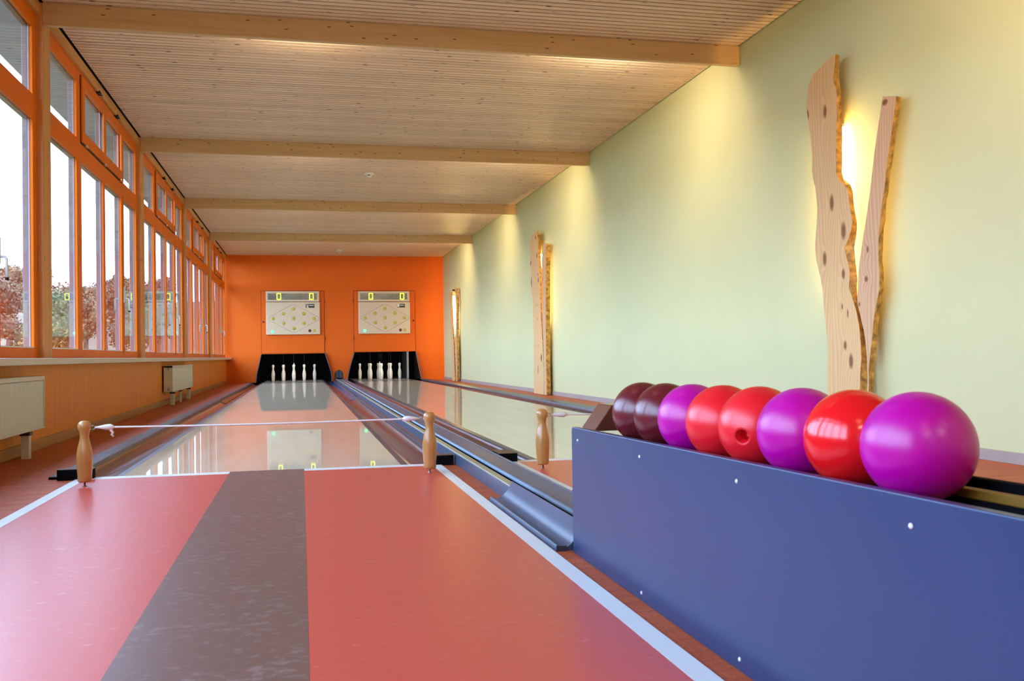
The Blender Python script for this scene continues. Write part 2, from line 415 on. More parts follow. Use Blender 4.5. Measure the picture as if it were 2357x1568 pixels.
# ------------------------------------------------------------------ windows
def pane_glass(bm, y0, y1, z0, z1):
    bx(bm, -1.7045, -1.7015, y0-.004, y1+.004, z0-.004, z1+.004)
def window(idx, S, E):
    root = bpy.data.objects.new('window_%d' % idx, None); COL.objects.link(root); root.location = (XW, S, .588); root['kind'] = 'structure'
    def put(name, bm, mat, par=None, **k):
        bmesh.ops.translate(bm, verts=bm.verts, vec=(-XW, -S, -.588))
        return obj(name, bm, mat, par or root, **k)
    ml = [S+.94, S+1.93, S+2.78]; mr = [S+1.09, S+2.02, S+2.91]
    yj0, yj1 = S+.09, E-.09
    ZB, ZT0, ZT1, ZH = .655, 2.155, 2.315, 2.765
    bm = B()
    x0, x1 = -1.712, XW
    bx(bm, x0, x1, S, E, .589, ZB); bx(bm, x0, x1, S, E, ZH, 2.869); bx(bm, x0, x1, S, yj0, ZB, ZH); bx(bm, x0, x1, yj1, E, ZB, ZH)
    bx(bm, x0, x1, yj0, yj1, ZT0, ZT1)
    for k in (0, 2): bx(bm, x0, x1, ml[k], mr[k], ZB, ZT0)
    bx(bm, x0, x1, ml[1]+.01, mr[1]-.01, ZB, ZT0)
    bx(bm, x0, x1, ml[0], mr[0]-.03, ZT1, ZH); bx(bm, x0, x1, ml[2]+.04, mr[2], ZT1, ZH)
    put('window_frame', bm, M_frame, bevel=.004)
    bm = B(); xa, xb = -1.757, -1.7215
    bx(bm, xa, xb, S, yj0, .589, 2.86); bx(bm, xa, xb, yj1, E, .589, 2.86); bx(bm, xa, xb, yj0, yj1, .589, ZB-.01); bx(bm, xa, xb, yj0, yj1, ZT0, ZT1); bx(bm, xa, xb, yj0, yj1, ZH, 2.86)
    for k in (0, 1, 2): bx(bm, xa, xb, ml[k]+.01, mr[k]-.01, ZB-.01, ZT0)
    for k in (0, 1, 2): bx(bm, xa, xb, ml[k]+.01, mr[k]-.01, ZT1, ZH)
    put('outer_cladding', bm, M_cladding, bevel=.004)
    bm = B(); xa, xb = -1.721, -1.7125
    bx(bm, xa, xb, S, yj0+.004, .6, 2.86); bx(bm, xa, xb, yj1-.004, E, .6, 2.86)
    for k in (0, 1, 2): bx(bm, xa, xb, ml[k]-.004, mr[k]+.004, ZB, ZH)
    put('pane_spacer', bm, M_spacer)
    # glazing beads: pale seal line at the foot of each pane
    cols = [(yj0, ml[0]), (mr[0], ml[1]), (mr[1], ml[2]), (mr[2], yj1)]
    bm = B()
    for a, b in cols: bx(bm, -1.7005, -1.692, a, b, ZB, ZB+.008)
    put('glazing_bead', bm, M_white_metal)
    for a, b in cols:
        bm = B(); pane_glass(bm, a, b, ZB, ZT0); put('pane', bm, M_glass)
    for a, b in (cols[0], cols[3]):
        bm = B(); pane_glass(bm, a, b, ZT1, ZH); put('pane', bm, M_glass)
    # tilting sash over the two middle columns
    a, b = mr[0]-.02, ml[2]+.03
    bm = B(); bx(bm, x0+.006, XW+.016, a, b, ZT1-.005, 2.40); bx(bm, x0+.006, XW+.016, a, b, 2.76, 2.845)
    bx(bm, x0+.02, XW+.016, a, a+.09, 2.40, 2.76); bx(bm, x0+.02, XW+.016, b-.07, b, 2.40, 2.76)
    mid = (ml[1]+mr[1])/2; bx(bm, x0+.02, XW+.012, mid-.04, mid+.04, 2.40, 2.76)
    sash = put('tilt_sash', bm, M_frame, bevel=.004)
    def sub(name, bm, mat, **k):
        bmesh.ops.translate(bm, verts=bm.verts, vec=(-XW, -S, -.588)); return obj(name, bm, mat, sash, **k)
    for c, d in ((a+.09, mid-.04), (mid+.04, b-.07)):
        bm = B(); pane_glass(bm, c, d, 2.40, 2.76); sub('pane', bm, M_glass)
    bm = B(); bx(bm, XW-.01, XW+.004, a-.018, a-.001, ZT1-.02, 2.84); bx(bm, XW-.01, XW+.004, a-.01, b, ZT1-.022, ZT1-.006)
    put('sash_gap', bm, M_black)
    for yy, zz in ((a+.62, 2.868), (a+1.42, 2.868)):
        bm = B(); bx(bm, XW, XW+.035, yy-.05, yy+.02, zz-.012, zz+.010); o = sub('hinge_arm', bm, M_black)
        bm = B(); bx(bm, XW+.01, XW+.05, yy+.01, yy+.05, zz-.022, zz-.006); sub('hinge_plate', bm, M_chrome, bevel=.003)
    for yy in (a+.10, a+.85, b-.16):
        bm = B(); bx(bm, XW+.004, XW+.026, yy, yy+.075, ZT1-.022, ZT1-.004); sub('catch', bm, M_chrome, bevel=.004)
    # long lever handle on the third mullion
    yh = (ml[2]+mr[2])/2 + .0
    bm = B(); bx(bm, XW, XW+.018, yh-.016, yh+.016, 1.13, 1.285)
    h = put('window_handle', bm, M_white_metal, bevel=.004)
    bm = B(); tube(bm, [(XW+.01, yh, 1.17), (XW+.045, yh, 1.17), (XW+.052, yh, 1.155), (XW+.054, yh, 1.05)], .008, 8)
    bmesh.ops.translate(bm, verts=bm.verts, vec=(-XW, -S, -.588)); obj('lever', bm, M_white_metal, h, smooth=True)
    bm = B(); lathe(bm, [(0, 0), (.010, .002), (.011, .012), (.008, .016)], 10, Matrix.Translation((XW+.054, yh, 1.036)))
    bmesh.ops.translate(bm, verts=bm.verts, vec=(-XW, -S, -.588)); obj('lever_tip', bm, M_black, h, smooth=True)
    # right leaf gap beside the mullion
    bm = B(); bx(bm, XW-.002, XW+.002, mr[2]-.05, mr[2]-.044, ZB-.03, ZT0+.03); put('leaf_gap', bm, M_seam)
    return root
bays = [(yb+.20, yb+3.9) for yb in BEAMS]
wn = 1
for S, E in bays:
    E = min(E, YE-.002)
    window(wn, S, E); wn += 1
bm = B(); bx(bm, -1.80, XL, YB, bays[0][0]-.002, .588, ZC-.002); struct(obj('trim_4', bm, M_post), 'light wood panel closing the window wall behind the viewer', 'trim')

# ------------------------------------------------------------------ lanes, gutters, return
for cx, lab in ((LANE_L, 'glossy cream bowling lane on the left, behind the stretched white cord'), (LANE_R, 'glossy cream bowling lane on the right, beside the green wall')):
    t = thing('bowling_lane', lab, 'bowling lane', (cx, 4.86, 0), group='glossy cream lanes')
    bm = B(); bx(bm, -HALF, HALF, 0, 22.38-4.86-.9, -.03, 0); obj('lane_surface', bm, M_lane, t)
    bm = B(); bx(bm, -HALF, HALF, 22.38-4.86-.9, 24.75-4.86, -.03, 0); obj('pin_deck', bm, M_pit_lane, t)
def gutter(label, xe, sgn, wide, liner=None):
    """xe lane edge, sgn direction away from the lane, wide: width of the outer rim"""
    t = thing('gutter', label, 'gutter', (xe, 4.86, 0), group='gutters along the lanes')
    Y1 = (YE-.002 if wide > .05 else 24.75)-4.86
    g = lambda pts: [(sgn*a, b) for a, b in pts]
    def add(name, pts, mat, y0=0., y1=Y1, th=.004, smooth=True):
        pts = g(pts)
        if sgn > 0: pts = pts
        bm = B(); sheet_y(bm, pts if sgn > 0 else list(reversed(pts)), y0, y1, th); obj(name, bm, mat, t, smooth='auto' if smooth else False)
    add('edge_strip', [(.001, -.001), (.038, -.003)], M_gutter_edge)
    arc = [(.038 + .19*(1-math.cos(PI*i/12))/2, -.003 - .052*math.sin(PI*i/12)) for i in range(13)]
    add('channel', arc, M_gutter)
    if liner: add('side_liner', [(x+.003, z+.008) for x, z in arc[7:]] + [(.231, .012), (.228+min(wide, .04), .013)], liner, 8.5, 17.4, .006)
    if wide > .05: add('outer_rim', [(.229, -.003), (.234, .012), (.244, .014), (.228+wide, .014), (.232+wide, 0.002)], M_gutter_blue)
    else: add('outer_rim', [(.229, -.003), (.231, .008), (.225+wide, .008), (.227+wide, .001)], M_gutter_edge)
    return t
gutter('dark gutter between the left lane and the window side floor', LANE_L-HALF, -1, .10, M_liner_black)
gutter('gutter along the right edge of the left lane, beside the ball return', LANE_L+HALF, 1, .022, M_liner_blue)
gutter('gutter between the ball return and the right lane', LANE_R-HALF, -1, .006)
gutter('wide rimmed gutter between the right lane and the green wall', LANE_R+HALF, 1, .17)
# black end boxes at the foul line
def endbox(x0, x1, y0, y1, zt, lab):
    t = thing('gutter_end_box', lab, 'box', ((x0+x1)/2, (y0+y1)/2, 0), group='black boxes at the foul line')
    w, d = (x1-x0)/2, (y1-y0)/2
    bm = B(); ym = min(d, 4.857-(y0+y1)/2); bx(bm, -w, w, -d, ym, 0.0001, zt)
    if d - ym > .01: bx(bm, -w, w, ym, d, .016, zt)
    obj('box_body', bm, M_pitblack, t, bevel=.002)
    bm = B(); bx(bm, -w-.001, w+.001, -d-.001, d+.001, zt, zt+.003); obj('box_lid', bm, M_rack_brown, t, bevel=.001)
endbox(-1.135, -.975, 4.80, 4.855, .050, 'black box on the floor behind the left wooden peg')
endbox(.668, .765, 4.80, 4.858, .050, 'black box right of the middle wooden peg at the foul line')
endbox(1.008, 1.105, 4.80, 4.99, .047, 'black box left of the right wooden peg, beyond the ball return')

# ball return track
t = thing('ball_return', 'long low blue-grey ball return track running between the two lanes', 'ball return', (.776, 2.6, 0))
Y1 = YE+.09-2.6
def rp(name, prof_, mat, y0=0., y1=Y1, smooth=False):
    bm = B(); prism_y(bm, prof_, y0, y1); return obj(name, bm, mat, t, bevel=.0015, smooth=smooth)
rp('side_panel', [(0, 0), (.006, 0), (.008, .058), (0, .058)], M_return)
rp('trough', [(.008, .012), (.196, .012), (.196, .018), (.008, .018)], M_gutter)
rp('batten', [(.002, .056), (.026, .050), (.026, .058), (.004, .063)], M_return_pale)
rp('batten', [(.036, .044), (.062, .040), (.062, .046), (.036, .050)], M_return_pale)
rp('grey_deck', [(.112, .034), (.192, .050), (.192, .056), (.112, .040)], M_return_grey)
rp('side_panel', [(.190, 0), (.197, 0), (.197, .060), (.190, .060)], M_return_grey)
bm = B(); tube(bm, [(.094, 0, .044), (.094, Y1, .044)], .0095, 12); obj('guide_rail', bm, M_return_rail, t, smooth=True)
# curved fenders where the track meets the rack
def fender(sgn, x, y0, y1, lab):
    # flat lip and deck, then a concave skin rising to the rim of the track
    f = thing('fender', lab, 'fender', (x, y0, 0), group='curved blue fenders beside the ball return')
    arc = [(.026 + .040*math.sin(a), .010 + .077*(1-math.cos(a))) for a in [PI/2*i/9 for i in range(10)]]
    pts = [(0, .0), (0, .015), (.002, .018), (.006, .018), (.010, .010), (.026, .010)] + arc[1:]
    pr = pts + [(.0675, .087), (.0675, .0)]
    pr = [(sgn*a, b) for a, b in pr]
    if sgn < 0: pr = list(reversed(pr))
    bm = B(); prism_y(bm, pr, 0, y1-y0)
    # far end is cut on a slant
    for v in bm.verts:
        if v.co.y > .01: v.co.y -= v.co.z*1.3
    obj('fender_skin', bm, M_return, f, smooth='auto')
    bm = B(); bx(bm, min(0, sgn*.03), max(0, sgn*.03), -.004, 0, 0, .016); obj('end_cap', bm, M_panel_edge, f)
fender(1, .708, 2.60, 3.58, 'curved blue fender on the near side of the ball return, touching the ball rack')
fender(-1, 1.042, 2.60, 3.42, 'curved blue fender beyond the ball return, mostly hidden by the rack panel')

# ------------------------------------------------------------------ approaches
def approach(cx, lab, xl_line, xr_line, hl):
    t = thing('approach', lab, 'approach', (cx, 0, 0), group='red approaches with a brown stripe')
    y0, y1 = -2.2, 4.776
    bm = B(); bx(bm, -hl, -.1745, y0, y1, .0005, .004); obj('red_field', bm, M_red, t)
    bm = B(); bx(bm, .1855, hl, y0, y1, .0005, .004); obj('red_field', bm, M_red, t)
    bm = B(); bx(bm, -.1742, .1852, y0, 4.862, .0005, .0042); obj('brown_stripe', bm, M_brown, t)
    bm = B(); bx(bm, -hl-.049, -hl-.0005, y0, 4.858, .0005, .0045); obj('white_side_line', bm, M_line, t)
    bm = B(); bx(bm, hl+.0005, hl+.049, y0, 4.858, .0005, .0045); obj('white_side_line', bm, M_line, t)
    bm = B(); bx(bm, -hl, -.1745, y1+.0005, 4.858, .0005, .0045); obj('foul_line', bm, M_line, t)
    bm = B(); bx(bm, .1855, hl, y1+.0005, 4.858, .0005, .0045); obj('foul_line', bm, M_line, t)
approach(LANE_L, 'red approach with a brown centre stripe in the foreground', 0, 0, .8275)
approach(LANE_R, 'red approach of the right lane, mostly hidden behind the ball rack', 0, 0, .813)

# ------------------------------------------------------------------ wooden pegs and cords
PEG = [(0, .024), (.026, .024), (.0298, .030), (.0300, .050), (.0325, .085), (.0345, .120), (.0340, .145), (.0300, .175), (.0235, .200), (.0195, .220),
       (.0190, .235), (.0215, .248), (.0262, .258), (.0285, .268), (.0280, .280), (.0235, .290), (.0150, .2962), (0, .298)]
def make_peg(loc, lab, hook):
    t = thing('wooden_peg', lab, 'peg', loc, group='turned wooden pegs at the foul line')
    bm = B(); lathe(bm, PEG, 40); obj('peg_body', bm, M_peg, t, smooth=True)
    bm = B(); lathe(bm, [(.0105, .0045), (.010, .006), (.0045, .008), (.0040, .026)], 14); obj('foot_pin', bm, M_steel, t, smooth=True)
    if hook:
        bm = B()
        tube(bm, [(hook*(.026+.009+.009*math.cos(a)), .009*math.sin(a)*0, .267+.009*math.sin(a)) for a in [2*PI*i/12 for i in range(13)]], .0016, 6)
        tube(bm, [(hook*.022, 0, .267), (hook*.028, 0, .267)], .002, 6)
        obj('screw_eye', bm, M_steel, t, smooth=True)
    return t
make_peg((-.953, 4.523, 0), 'turned wooden peg at the left end of the long white cord', 1)
make_peg((.600, 4.492, 0), 'turned wooden peg in the middle, at the right end of the long white cord', -1)
make_peg((1.158, 4.475, 0), 'turned wooden peg on the right, just left of the ball rack', 1)
make_peg((2.692, 4.475, 0), 'turned wooden peg of the right lane hidden behind the bowling balls', -1)
def cord(a, b, lab, tail):
    a, b = Vector(a), Vector(b); t = thing('foul_line_cord', lab, 'cord', a, group='white cords between the pegs')
    d = b-a; bm = B()
    pts = [d*(i/40) - Vector((0, 0, .006*math.sin(PI*i/40))) for i in range(41)]
    tube(bm, pts, .0042, 8); obj('cord', bm, M_cord, t, smooth=True)
    for s, base in ((1, Vector((0,0,0))), (-1, d)):
        bm = B(); u = d.normalized()*s
        tube(bm, [base-u*.002, base+u*.010, base+u*.022, base+u*.045, base+u*.062, base+u*.074, base+u*.080], [.003, .005, .008, .0125, .0135, .009, .0042], 12)
        k = obj('knot', bm, M_cord, t, smooth=True)
        if s == 1 and tail:
            bm = B(); p = base+u*.062
            tube(bm, [p, p+Vector((.003,0,-.014)), p+Vector((.012,0,-.026)), p+Vector((.006,0,-.034)), p+Vector((.014,0,-.044))], [.008,.0075,.006,.0055,.004], 8)
            obj('frayed_end', bm, M_cord, k, smooth=True)
cord((-.906, 4.523, .267), (.551, 4.492, .267), 'long white cord stretched across the left lane between two pegs', True)
cord((1.205, 4.475, .266), (2.647, 4.475, .266), 'white cord of the right lane, running behind the ball rack block', False)

# ------------------------------------------------------------------ ball rack
XP = .752
t = thing('ball_rack', 'blue panelled ball rack holding eight balls in the right foreground', 'ball rack', (XP, 2.575, 0))
def zt(y): return .3585 + (2.575-y)*.0148                         # the top edge climbs towards the viewer
def panel(x0, x1, mat, name, par=t):
    y0, y1 = -.45, 2.575
    bm = B(); r = .012
    out = [(y1-2.575, 0), (y1-2.575, zt(y1)-r)] + [(y1-2.575 - r + r*math.cos(a), zt(y1)-r + r*math.sin(a)) for a in (PI/6, PI/3)] + [(y1-2.575-r, zt(y1)), (y0-2.575, zt(y0)), (y0-2.575, 0)]
    a = [bm.verts.new((x0-XP, y, z)) for y, z in out]; b = [bm.verts.new((x1-XP, y, z)) for y, z in out]; n = len(out)
    for i in range(n): bm.faces.new((a[i], a[(i+1) % n], b[(i+1) % n], b[i]))
    bm.faces.new(a); bm.faces.new(list(reversed(b)))
    return obj(name, bm, mat, par, bevel=.002)
p1 = panel(XP, XP+.018, M_panel, 'side_panel')
p2 = panel(.950, .968, M_pitblack, 'side_panel')
for (y, z) in [(2.512, .325), (2.022, .330), (1.534, .337), (1.048, .343), (.56, .35), (2.024, .020), (1.535, .022), (1.05, .022), (.56, .022)]:
    bm = B(); lathe(bm, [(.0042, 0), (.0042, .0012), (.0025, .0028), (0, .0032)], 14, Matrix.Translation((0, y-2.575, z)) @ Matrix.Rotation(-PI/2, 4, 'Y'))
    obj('screw', bm, M_white_metal, p1, smooth=True)
def along(name, x0, x1, dz0, dz1, mat, y0=-.45, y1=2.40, **k):
    bm = B(); vs = bx(bm, x0-XP, x1-XP, y0-2.575, y1-2.575, 0, 1)
    for v in vs: v.co.z = zt(v.co.y+2.575) - .0 + (dz0 if v.co.z < .5 else dz1)
    return obj(name, bm, mat, t, **k)
along('rail', .7835, .803, -.024, -.0105, M_rack_wood, bevel=.002)
along('rail', .9145, .934, -.024, -.0105, M_rack_wood, bevel=.002)
along('bottom_board', XP+.019, .949, -.062, -.0455, M_rack_brown)
along('rail_foot', .7855, .801, -.045, -.0245, M_pitblack)
along('rail_foot', .9165, .932, -.045, -.0245, M_pitblack)
# stop block at the far end: slanted front edge
bm = B()
sec = [(-.105, -.055), (-.0, -.055), (.0, .008), (-.022, .066), (-.105, .066)]
xs0, xs1 = .772, .946
for_y = lambda s: 2.47 + s
vv = []
blk = [(.774, .355), (.944, .355), (.944, .425), (.826, .425)]
prism_y(bm, [(a-XP, b) for a, b in blk], 2.44-2.575, 2.552-2.575)
for v in bm.verts:
    if v.co.y > -.05 and v.co.z > .4: v.co.x -= .0
obj('stop_block', bm, M_rack_block, t, bevel=.003)

# ------------------------------------------------------------------ balls
M_mag = plain('magenta_ball', (.50, .001, .29), .30, spec=.5, var=.08, vscale=14)
M_redb = plain('red_ball', (.80, .012, .022), .30, spec=.5, var=.05, vscale=14)
M_redg = plain('glossy_red_ball', (.82, .008, .012), .17, spec=.6)
M_mar = plain('maroon_ball', (.135, .010, .016), .25, spec=.6)
bl = [('magenta', M_mag, 'largest-looking magenta ball, nearest to the viewer at the right end of the rack'),
      ('gred', M_redg, 'shiny bright red ball next to the nearest magenta ball'),
      ('magenta', M_mag, 'magenta ball between two red balls in the middle of the rack'),
      ('red', M_redb, 'red ball with a visible finger hole'),
      ('red', M_redb, 'plain red ball between the red ball with a hole and the third magenta ball'),
      ('magenta', M_mag, 'magenta ball beside the maroon balls'),
      ('maroon', M_mar, 'maroon ball touching the farthest magenta ball'),
      ('maroon', M_mar, 'maroon ball at the far left end, against the wooden stop block')]
Rb = .0788
for k, (kind, mat, lab) in enumerate(bl):
    c = Vector((.8586, 1.1772+.1577*k, .4275-.00215*k))
    prof = [(Rb*math.sin(PI*i/40), -Rb*math.cos(PI*i/40)) for i in range(41)]; prof[0] = (0, -Rb); prof[-1] = (0, Rb)
    if kind == 'red' and k == 3:
        hr = .0125; th = math.asin(hr/Rb)
        prof = [(0, -Rb)] + [(Rb*math.sin(a), -Rb*math.cos(a)) for a in [PI*i/40 for i in range(1, 38)] if PI-a > th*1.25]
        zc = Rb*math.cos(th)
        prof += [(hr*1.18, zc-.0002+.0001), (hr, zc-.002), (hr*.97, zc-.03), (0, zc-.032)]
        d = Vector((-.78, -.60, -.16)).normalized()
        M = Vector((0,0,1)).rotation_difference(d).to_matrix().to_4x4()
    else: M = Matrix.Rotation(.7*k, 4, 'X')
    bm = B(); lathe(bm, prof, 64, M, cap=False)
    o = obj('bowling_ball', bm, mat, smooth=True, loc=c)
    tag(o, lab, 'bowling ball', 'bowling balls on the rack')

# ------------------------------------------------------------------ pins and pits
PIN = [(0, 0), (.030, 0), (.036, .006), (.040, .05), (.0445, .11), (.0465, .15), (.043, .19), (.033, .235), (.0235, .272), (.0215, .295), (.027, .325), (.0330, .350), (.0335, .368), (.028, .388), (.016, .399), (0, .402)]
pinbm = B(); lathe(pinbm, PIN, 24)
pinmesh = bpy.data.meshes.new('pin_body'); bmesh.ops.recalc_face_normals(pinbm, faces=pinbm.faces[:]); pinbm.to_mesh(pinmesh); pinbm.free()
pinmesh.materials.append(M_pin)
for p in pinmesh.polygons: p.use_smooth = True
cordbm = B(); tube(cordbm, [(0, 0, .401), (0, 0, 1.35)], .0011, 6)
cordmesh = bpy.data.meshes.new('pin_cord'); cordbm.to_mesh(cordmesh); cordbm.free(); cordmesh.materials.append(plain('pin_cord_grey', (.10,.11,.13), .7))
crownbm = B(); lathe(crownbm, [(.0, .399), (.012, .399), (.014, .408), (.011, .418), (.016, .426), (.010, .434), (0, .436)], 16)
crownmesh = bpy.data.meshes.new('king_knob'); crownbm.to_mesh(crownmesh); crownbm.free(); crownmesh.materials.append(M_pin)
pos9 = [(0,-2,'front'), (-1,-1,'front left'), (1,-1,'front right'), (-2,0,'far left'), (0,0,'king'), (2,0,'far right'), (-1,1,'back left'), (1,1,'back right'), (0,2,'back')]
words = {'front': 'foremost pin', 'front left': 'pin in the second row, left of centre', 'front right': 'pin in the second row, right of centre',
         'far left': 'leftmost pin', 'king': 'taller knobbed pin in the very middle', 'far right': 'rightmost pin',
         'back left': 'rear pin, left of centre', 'back right': 'rear pin, right of centre', 'back': 'rearmost pin on the centre line'}
for cx, side in ((LANE_L, 'left'), (LANE_R, 'right')):
    for ix, iy, w in pos9:
        t = thing('bowling_pin', 'white %s of the %s lane' % (words[w], side), 'bowling pin', (cx+ix*.2475, 23.55+iy*.25, 0), group='nine pins of the %s lane' % side)
        b = bpy.data.objects.new('pin_body', pinmesh); COL.objects.link(b); b.parent = t
        c = bpy.data.objects.new('pin_cord', cordmesh); COL.objects.link(c); c.parent = t
        if w == 'king':
            c = bpy.data.objects.new('king_knob', crownmesh); COL.objects.link(c); c.parent = t
for x0, x1, xt0, xt1, side in ((-1.02, .70, -.897, .547, 'left'), (1.062, 2.815, 1.22, 2.684, 'right')):
    t = thing('pin_pit', 'black pin pit opening at the end of the %s lane' % side, 'pin pit', ((x0+x1)/2, YE+.1, 0), group='black pin pits')
    cx = (x0+x1)/2; a, b = x0-cx, x1-cx
    bm = B(); bx(bm, a-.03, a, .003, 2.45, .0, 1.4); obj('side_wall', bm, M_pitblack, t)
    bm = B(); bx(bm, b, b+.03, .003, 2.45, .0, 1.4); obj('side_wall', bm, M_pitblack, t)
    bm = B(); bx(bm, a, b, 2.45, 2.5, -.05, 1.4); obj('back_curtain', bm, M_pitblack, t)
    bm = B(); bx(bm, a-.03, b+.03, .003, 2.5, 1.4, 1.43); obj('pit_roof', bm, M_pitblack, t)
    # metal edging round the slanted cheeks
    e0 = [(x0-.006-cx, .0), (x0+.014-cx, .20), (xt0-cx-.004, .655)]; e1 = [(x1+.006-cx, .0), (x1-.006-cx, .20), (xt1-cx+.004, .66)]
    for e in (e0, e1):
        bm = B(); sgn = 1 if e is e1 else -1
        prism_y(bm, (lambda q: q if sgn > 0 else list(reversed(q)))(list(e) + [(x-sgn*.012, z) for x, z in reversed(e)]), -.20, -.095)
        obj('cheek_edging', bm, plain('cheek_steel', (.09, .11, .15), .45), t)
    if side == 'right':
        bm = B(); bx(bm, b-.20, b-.16, 1.2, 2.40, 0, 1.0); obj('grey_flap', bm, M_pitgrey, t)
        bm = B(); bx(bm, b-.21, b-.16, 1.17, 1.2, 0, 1.0); obj('flap_edge', bm, plain('flap_steel', (.45,.44,.42), .35), t)
# tunnel behind the ball return arch
t = thing('return_tunnel', 'small arched dark opening with blue strips between the two pits', 'ball tunnel', (.865, YE+.1, 0))
bm = B(); bx(bm, -.108, -.1, .003, .9, .0, .3); bx(bm, .1, .108, .003, .9, .0, .3); bx(bm, -.108, .108, .003, .9, .3, .31); bx(bm, -.108, .108, .9, .91, 0, .31); obj('tunnel_box', bm, M_pitblack, t)
for i in range(5):
    bm = B(); bx(bm, -.085+i*.036, -.085+i*.036+.030, -.04+.004*(i % 2), -.036+.004*(i % 2), .07, .25); obj('curtain_strip', bm, plain('blue_strip_%d' % (i % 2), (.05+.05*(i % 2), .08+.07*(i % 2), .14+.08*(i % 2)), .3), t)

# ------------------------------------------------------------------ service doors and scoreboards
def door(x0, x1, z0, z1, hinge_left, lab):
    t = thing('service_door', lab, 'service door', ((x0+x1)/2, YE-.001, z0), group='orange service doors above the pits')
    w, h = (x1-x0)/2, z1-z0
    bm = B(); bx(bm, -w, w, -.004, .0, 0, h); obj('seam', bm, M_seam, t)
    bm = B(); bx(bm, -w+.012, w-.012, -.016, -.0045, .006, h-.012); obj('door_leaf', bm, M_orange_wall, t, bevel=.002)
    s = -1 if hinge_left else 1
    for z in (h*.20, h*.80):
        bm = B(); lathe(bm, [(.012, 0), (.012, .09)], 12, Matrix.Translation((s*(w+.0), -.018, z))); obj('hinge', bm, plain('hinge_red', (.35, .04, .004), .4), t, smooth=True)
    bm = B(); lathe(bm, [(.022, 0), (.022, .012), (.014, .022), (0, .024)], 16, Matrix.Translation((-s*(w-.05), -.016, h*.505)) @ Matrix.Rotation(PI/2, 4, 'X')); obj('lock_knob', bm, M_darkred, t, smooth=True)
door(-.897, .547, .665, 2.133, False, 'orange door panel above the left pit, behind the left scoreboard')
door(1.22, 2.684, .675, 2.135, True, 'orange door panel above the right pit, behind the right scoreboard')
def disc(bm, x, z, r, y, h=.008, seg=24):
    lathe(bm, [(r, 0), (r, h*.7), (r*.8, h), (0, h*1.1)], seg, Matrix.Translation((x, y, z)) @ Matrix.Rotation(PI/2, 4, 'X'))
def score(x0, x1, z0, z1, lab, odd):
    W, H = x1-x0, z1-z0
    t = thing('scoreboard', lab, 'scoreboard', ((x0+x1)/2, YE-.016, z0), group='scoreboards on the end wall')
    X = lambda u: (u-.5)*W                                          # u 0..1 left to right, v 0..1 top to bottom
    Z = lambda v: (1-v)*H
    D = .07
    bm = B(); bx(bm, X(0), X(1), -D, -.001, Z(1), Z(.25)); obj('casing', bm, M_board, t, bevel=.012, seg=3)
    bm = B(); bx(bm, X(.0), X(.99), -D-.012, -.001, Z(.242), Z(0)); hd = obj('header', bm, M_board, t, bevel=.012, seg=3)
    bm = B(); bx(bm, X(.035), X(.945), -D-.015, -D-.011, Z(.198), Z(.052)); dp = obj('display_panel', bm, M_display, hd, bevel=.001)
    def digit(uc, par, mat, sc=1.):
        w, h = .080*W*sc/2, .150*H*sc/2; xc, zc = X(uc), Z(.123); th = .0135*W
        bm = B(); y0, y1 = -D-.019, -D-.0155; sk = .0
        for (ax, bx_, az, bz) in ((-w, -w+th, .004, h-.006), (-w, -w+th, -h+.006, -.004), (w-th, w, .004, h-.006), (w-th, w, -h+.006, -.004), (-w+.006, w-.006, h-th, h), (-w+.006, w-.006, -h, -h+th)):
            bx(bm, xc+ax, xc+bx_, y0, y1, zc+az, zc+bz)
        obj('digit', bm, mat, par, bevel=.002)
    digit(.240, hd, M_digit); digit(.843, hd, M_digit)
    # body: diamond outline, nine lamps
    bm = B(); cs = [(.505, .31), (.97, .615), (.965, .655), (.505, .945), (.05, .655), (.045, .615)]
    cs = [(.475, .315), (.545, .315), (.967, .60), (.967, .66), (.545, .945), (.475, .945), (.05, .66), (.05, .60)]
    P = [(X(u), Z(v)) for u, v in cs]
    for i in range(len(P)):
        a, b = Vector((P[i][0], -D-.001, P[i][1])), Vector((P[(i+1) % len(P)][0], -D-.001, P[(i+1) % len(P)][1]))
        tube(bm, [a, b], .0035, 6)
    obj('diamond_outline', bm, M_line_b, t, smooth=True)
    for u, v in [(.507, .405), (.318, .519), (.698, .519), (.127, .63), (.507, .63), (.885, .63), (.321, .742), (.70, .742), (.512, .86)]:
        bm = B(); disc(bm, X(u), Z(v), .037, -D, .008); obj('lamp', bm, M_dot, t, smooth=True)
    bm = B(); disc(bm, X(.118), Z(.925), .034, -D, .010); obj('green_lamp', bm, M_greenlamp, t, smooth=True)['label'] = 'lit green lamp'
    bm = B(); disc(bm, X(.805), Z(.915), .034, -D, .012); obj('red_button', bm, M_darkred, t, smooth=True)['label'] = 'dark red button'
    bm = B(); disc(bm, X(.892), Z(.915), .034, -D, .008); obj('yellow_button', bm, M_dot, t, smooth=True)['label'] = 'yellow button'
    # maker's plate: white chevron on black and a pale lettered bar
    bm = B(); bx(bm, X(.735), X(.897), -D-.003, -D+.001, Z(.384), Z(.298)); lp = obj('badge', bm, M_ink, t)
    bm = B()
    if odd:
        bx(bm, X(.735), X(.742), -D-.005, -D-.003, Z(.384), Z(.298))
        bx(bm, X(.748), X(.790), -D-.006, -D-.003, Z(.372), Z(.300))
    else:
        yy0, yy1 = -D-.006, -D-.003
        pr = [(X(.748), Z(.305)), (X(.756), Z(.382)), (X(.79), Z(.382)), (X(.783), Z(.365)), (X(.786), Z(.305)), (X(.778), Z(.305)), (X(.770), Z(.352)), (X(.757), Z(.305))]
        prism_y(bm, pr, yy0, yy1)
    bx(bm, X(.80), X(.885), -D-.006, -D-.003, Z(.340), Z(.325))
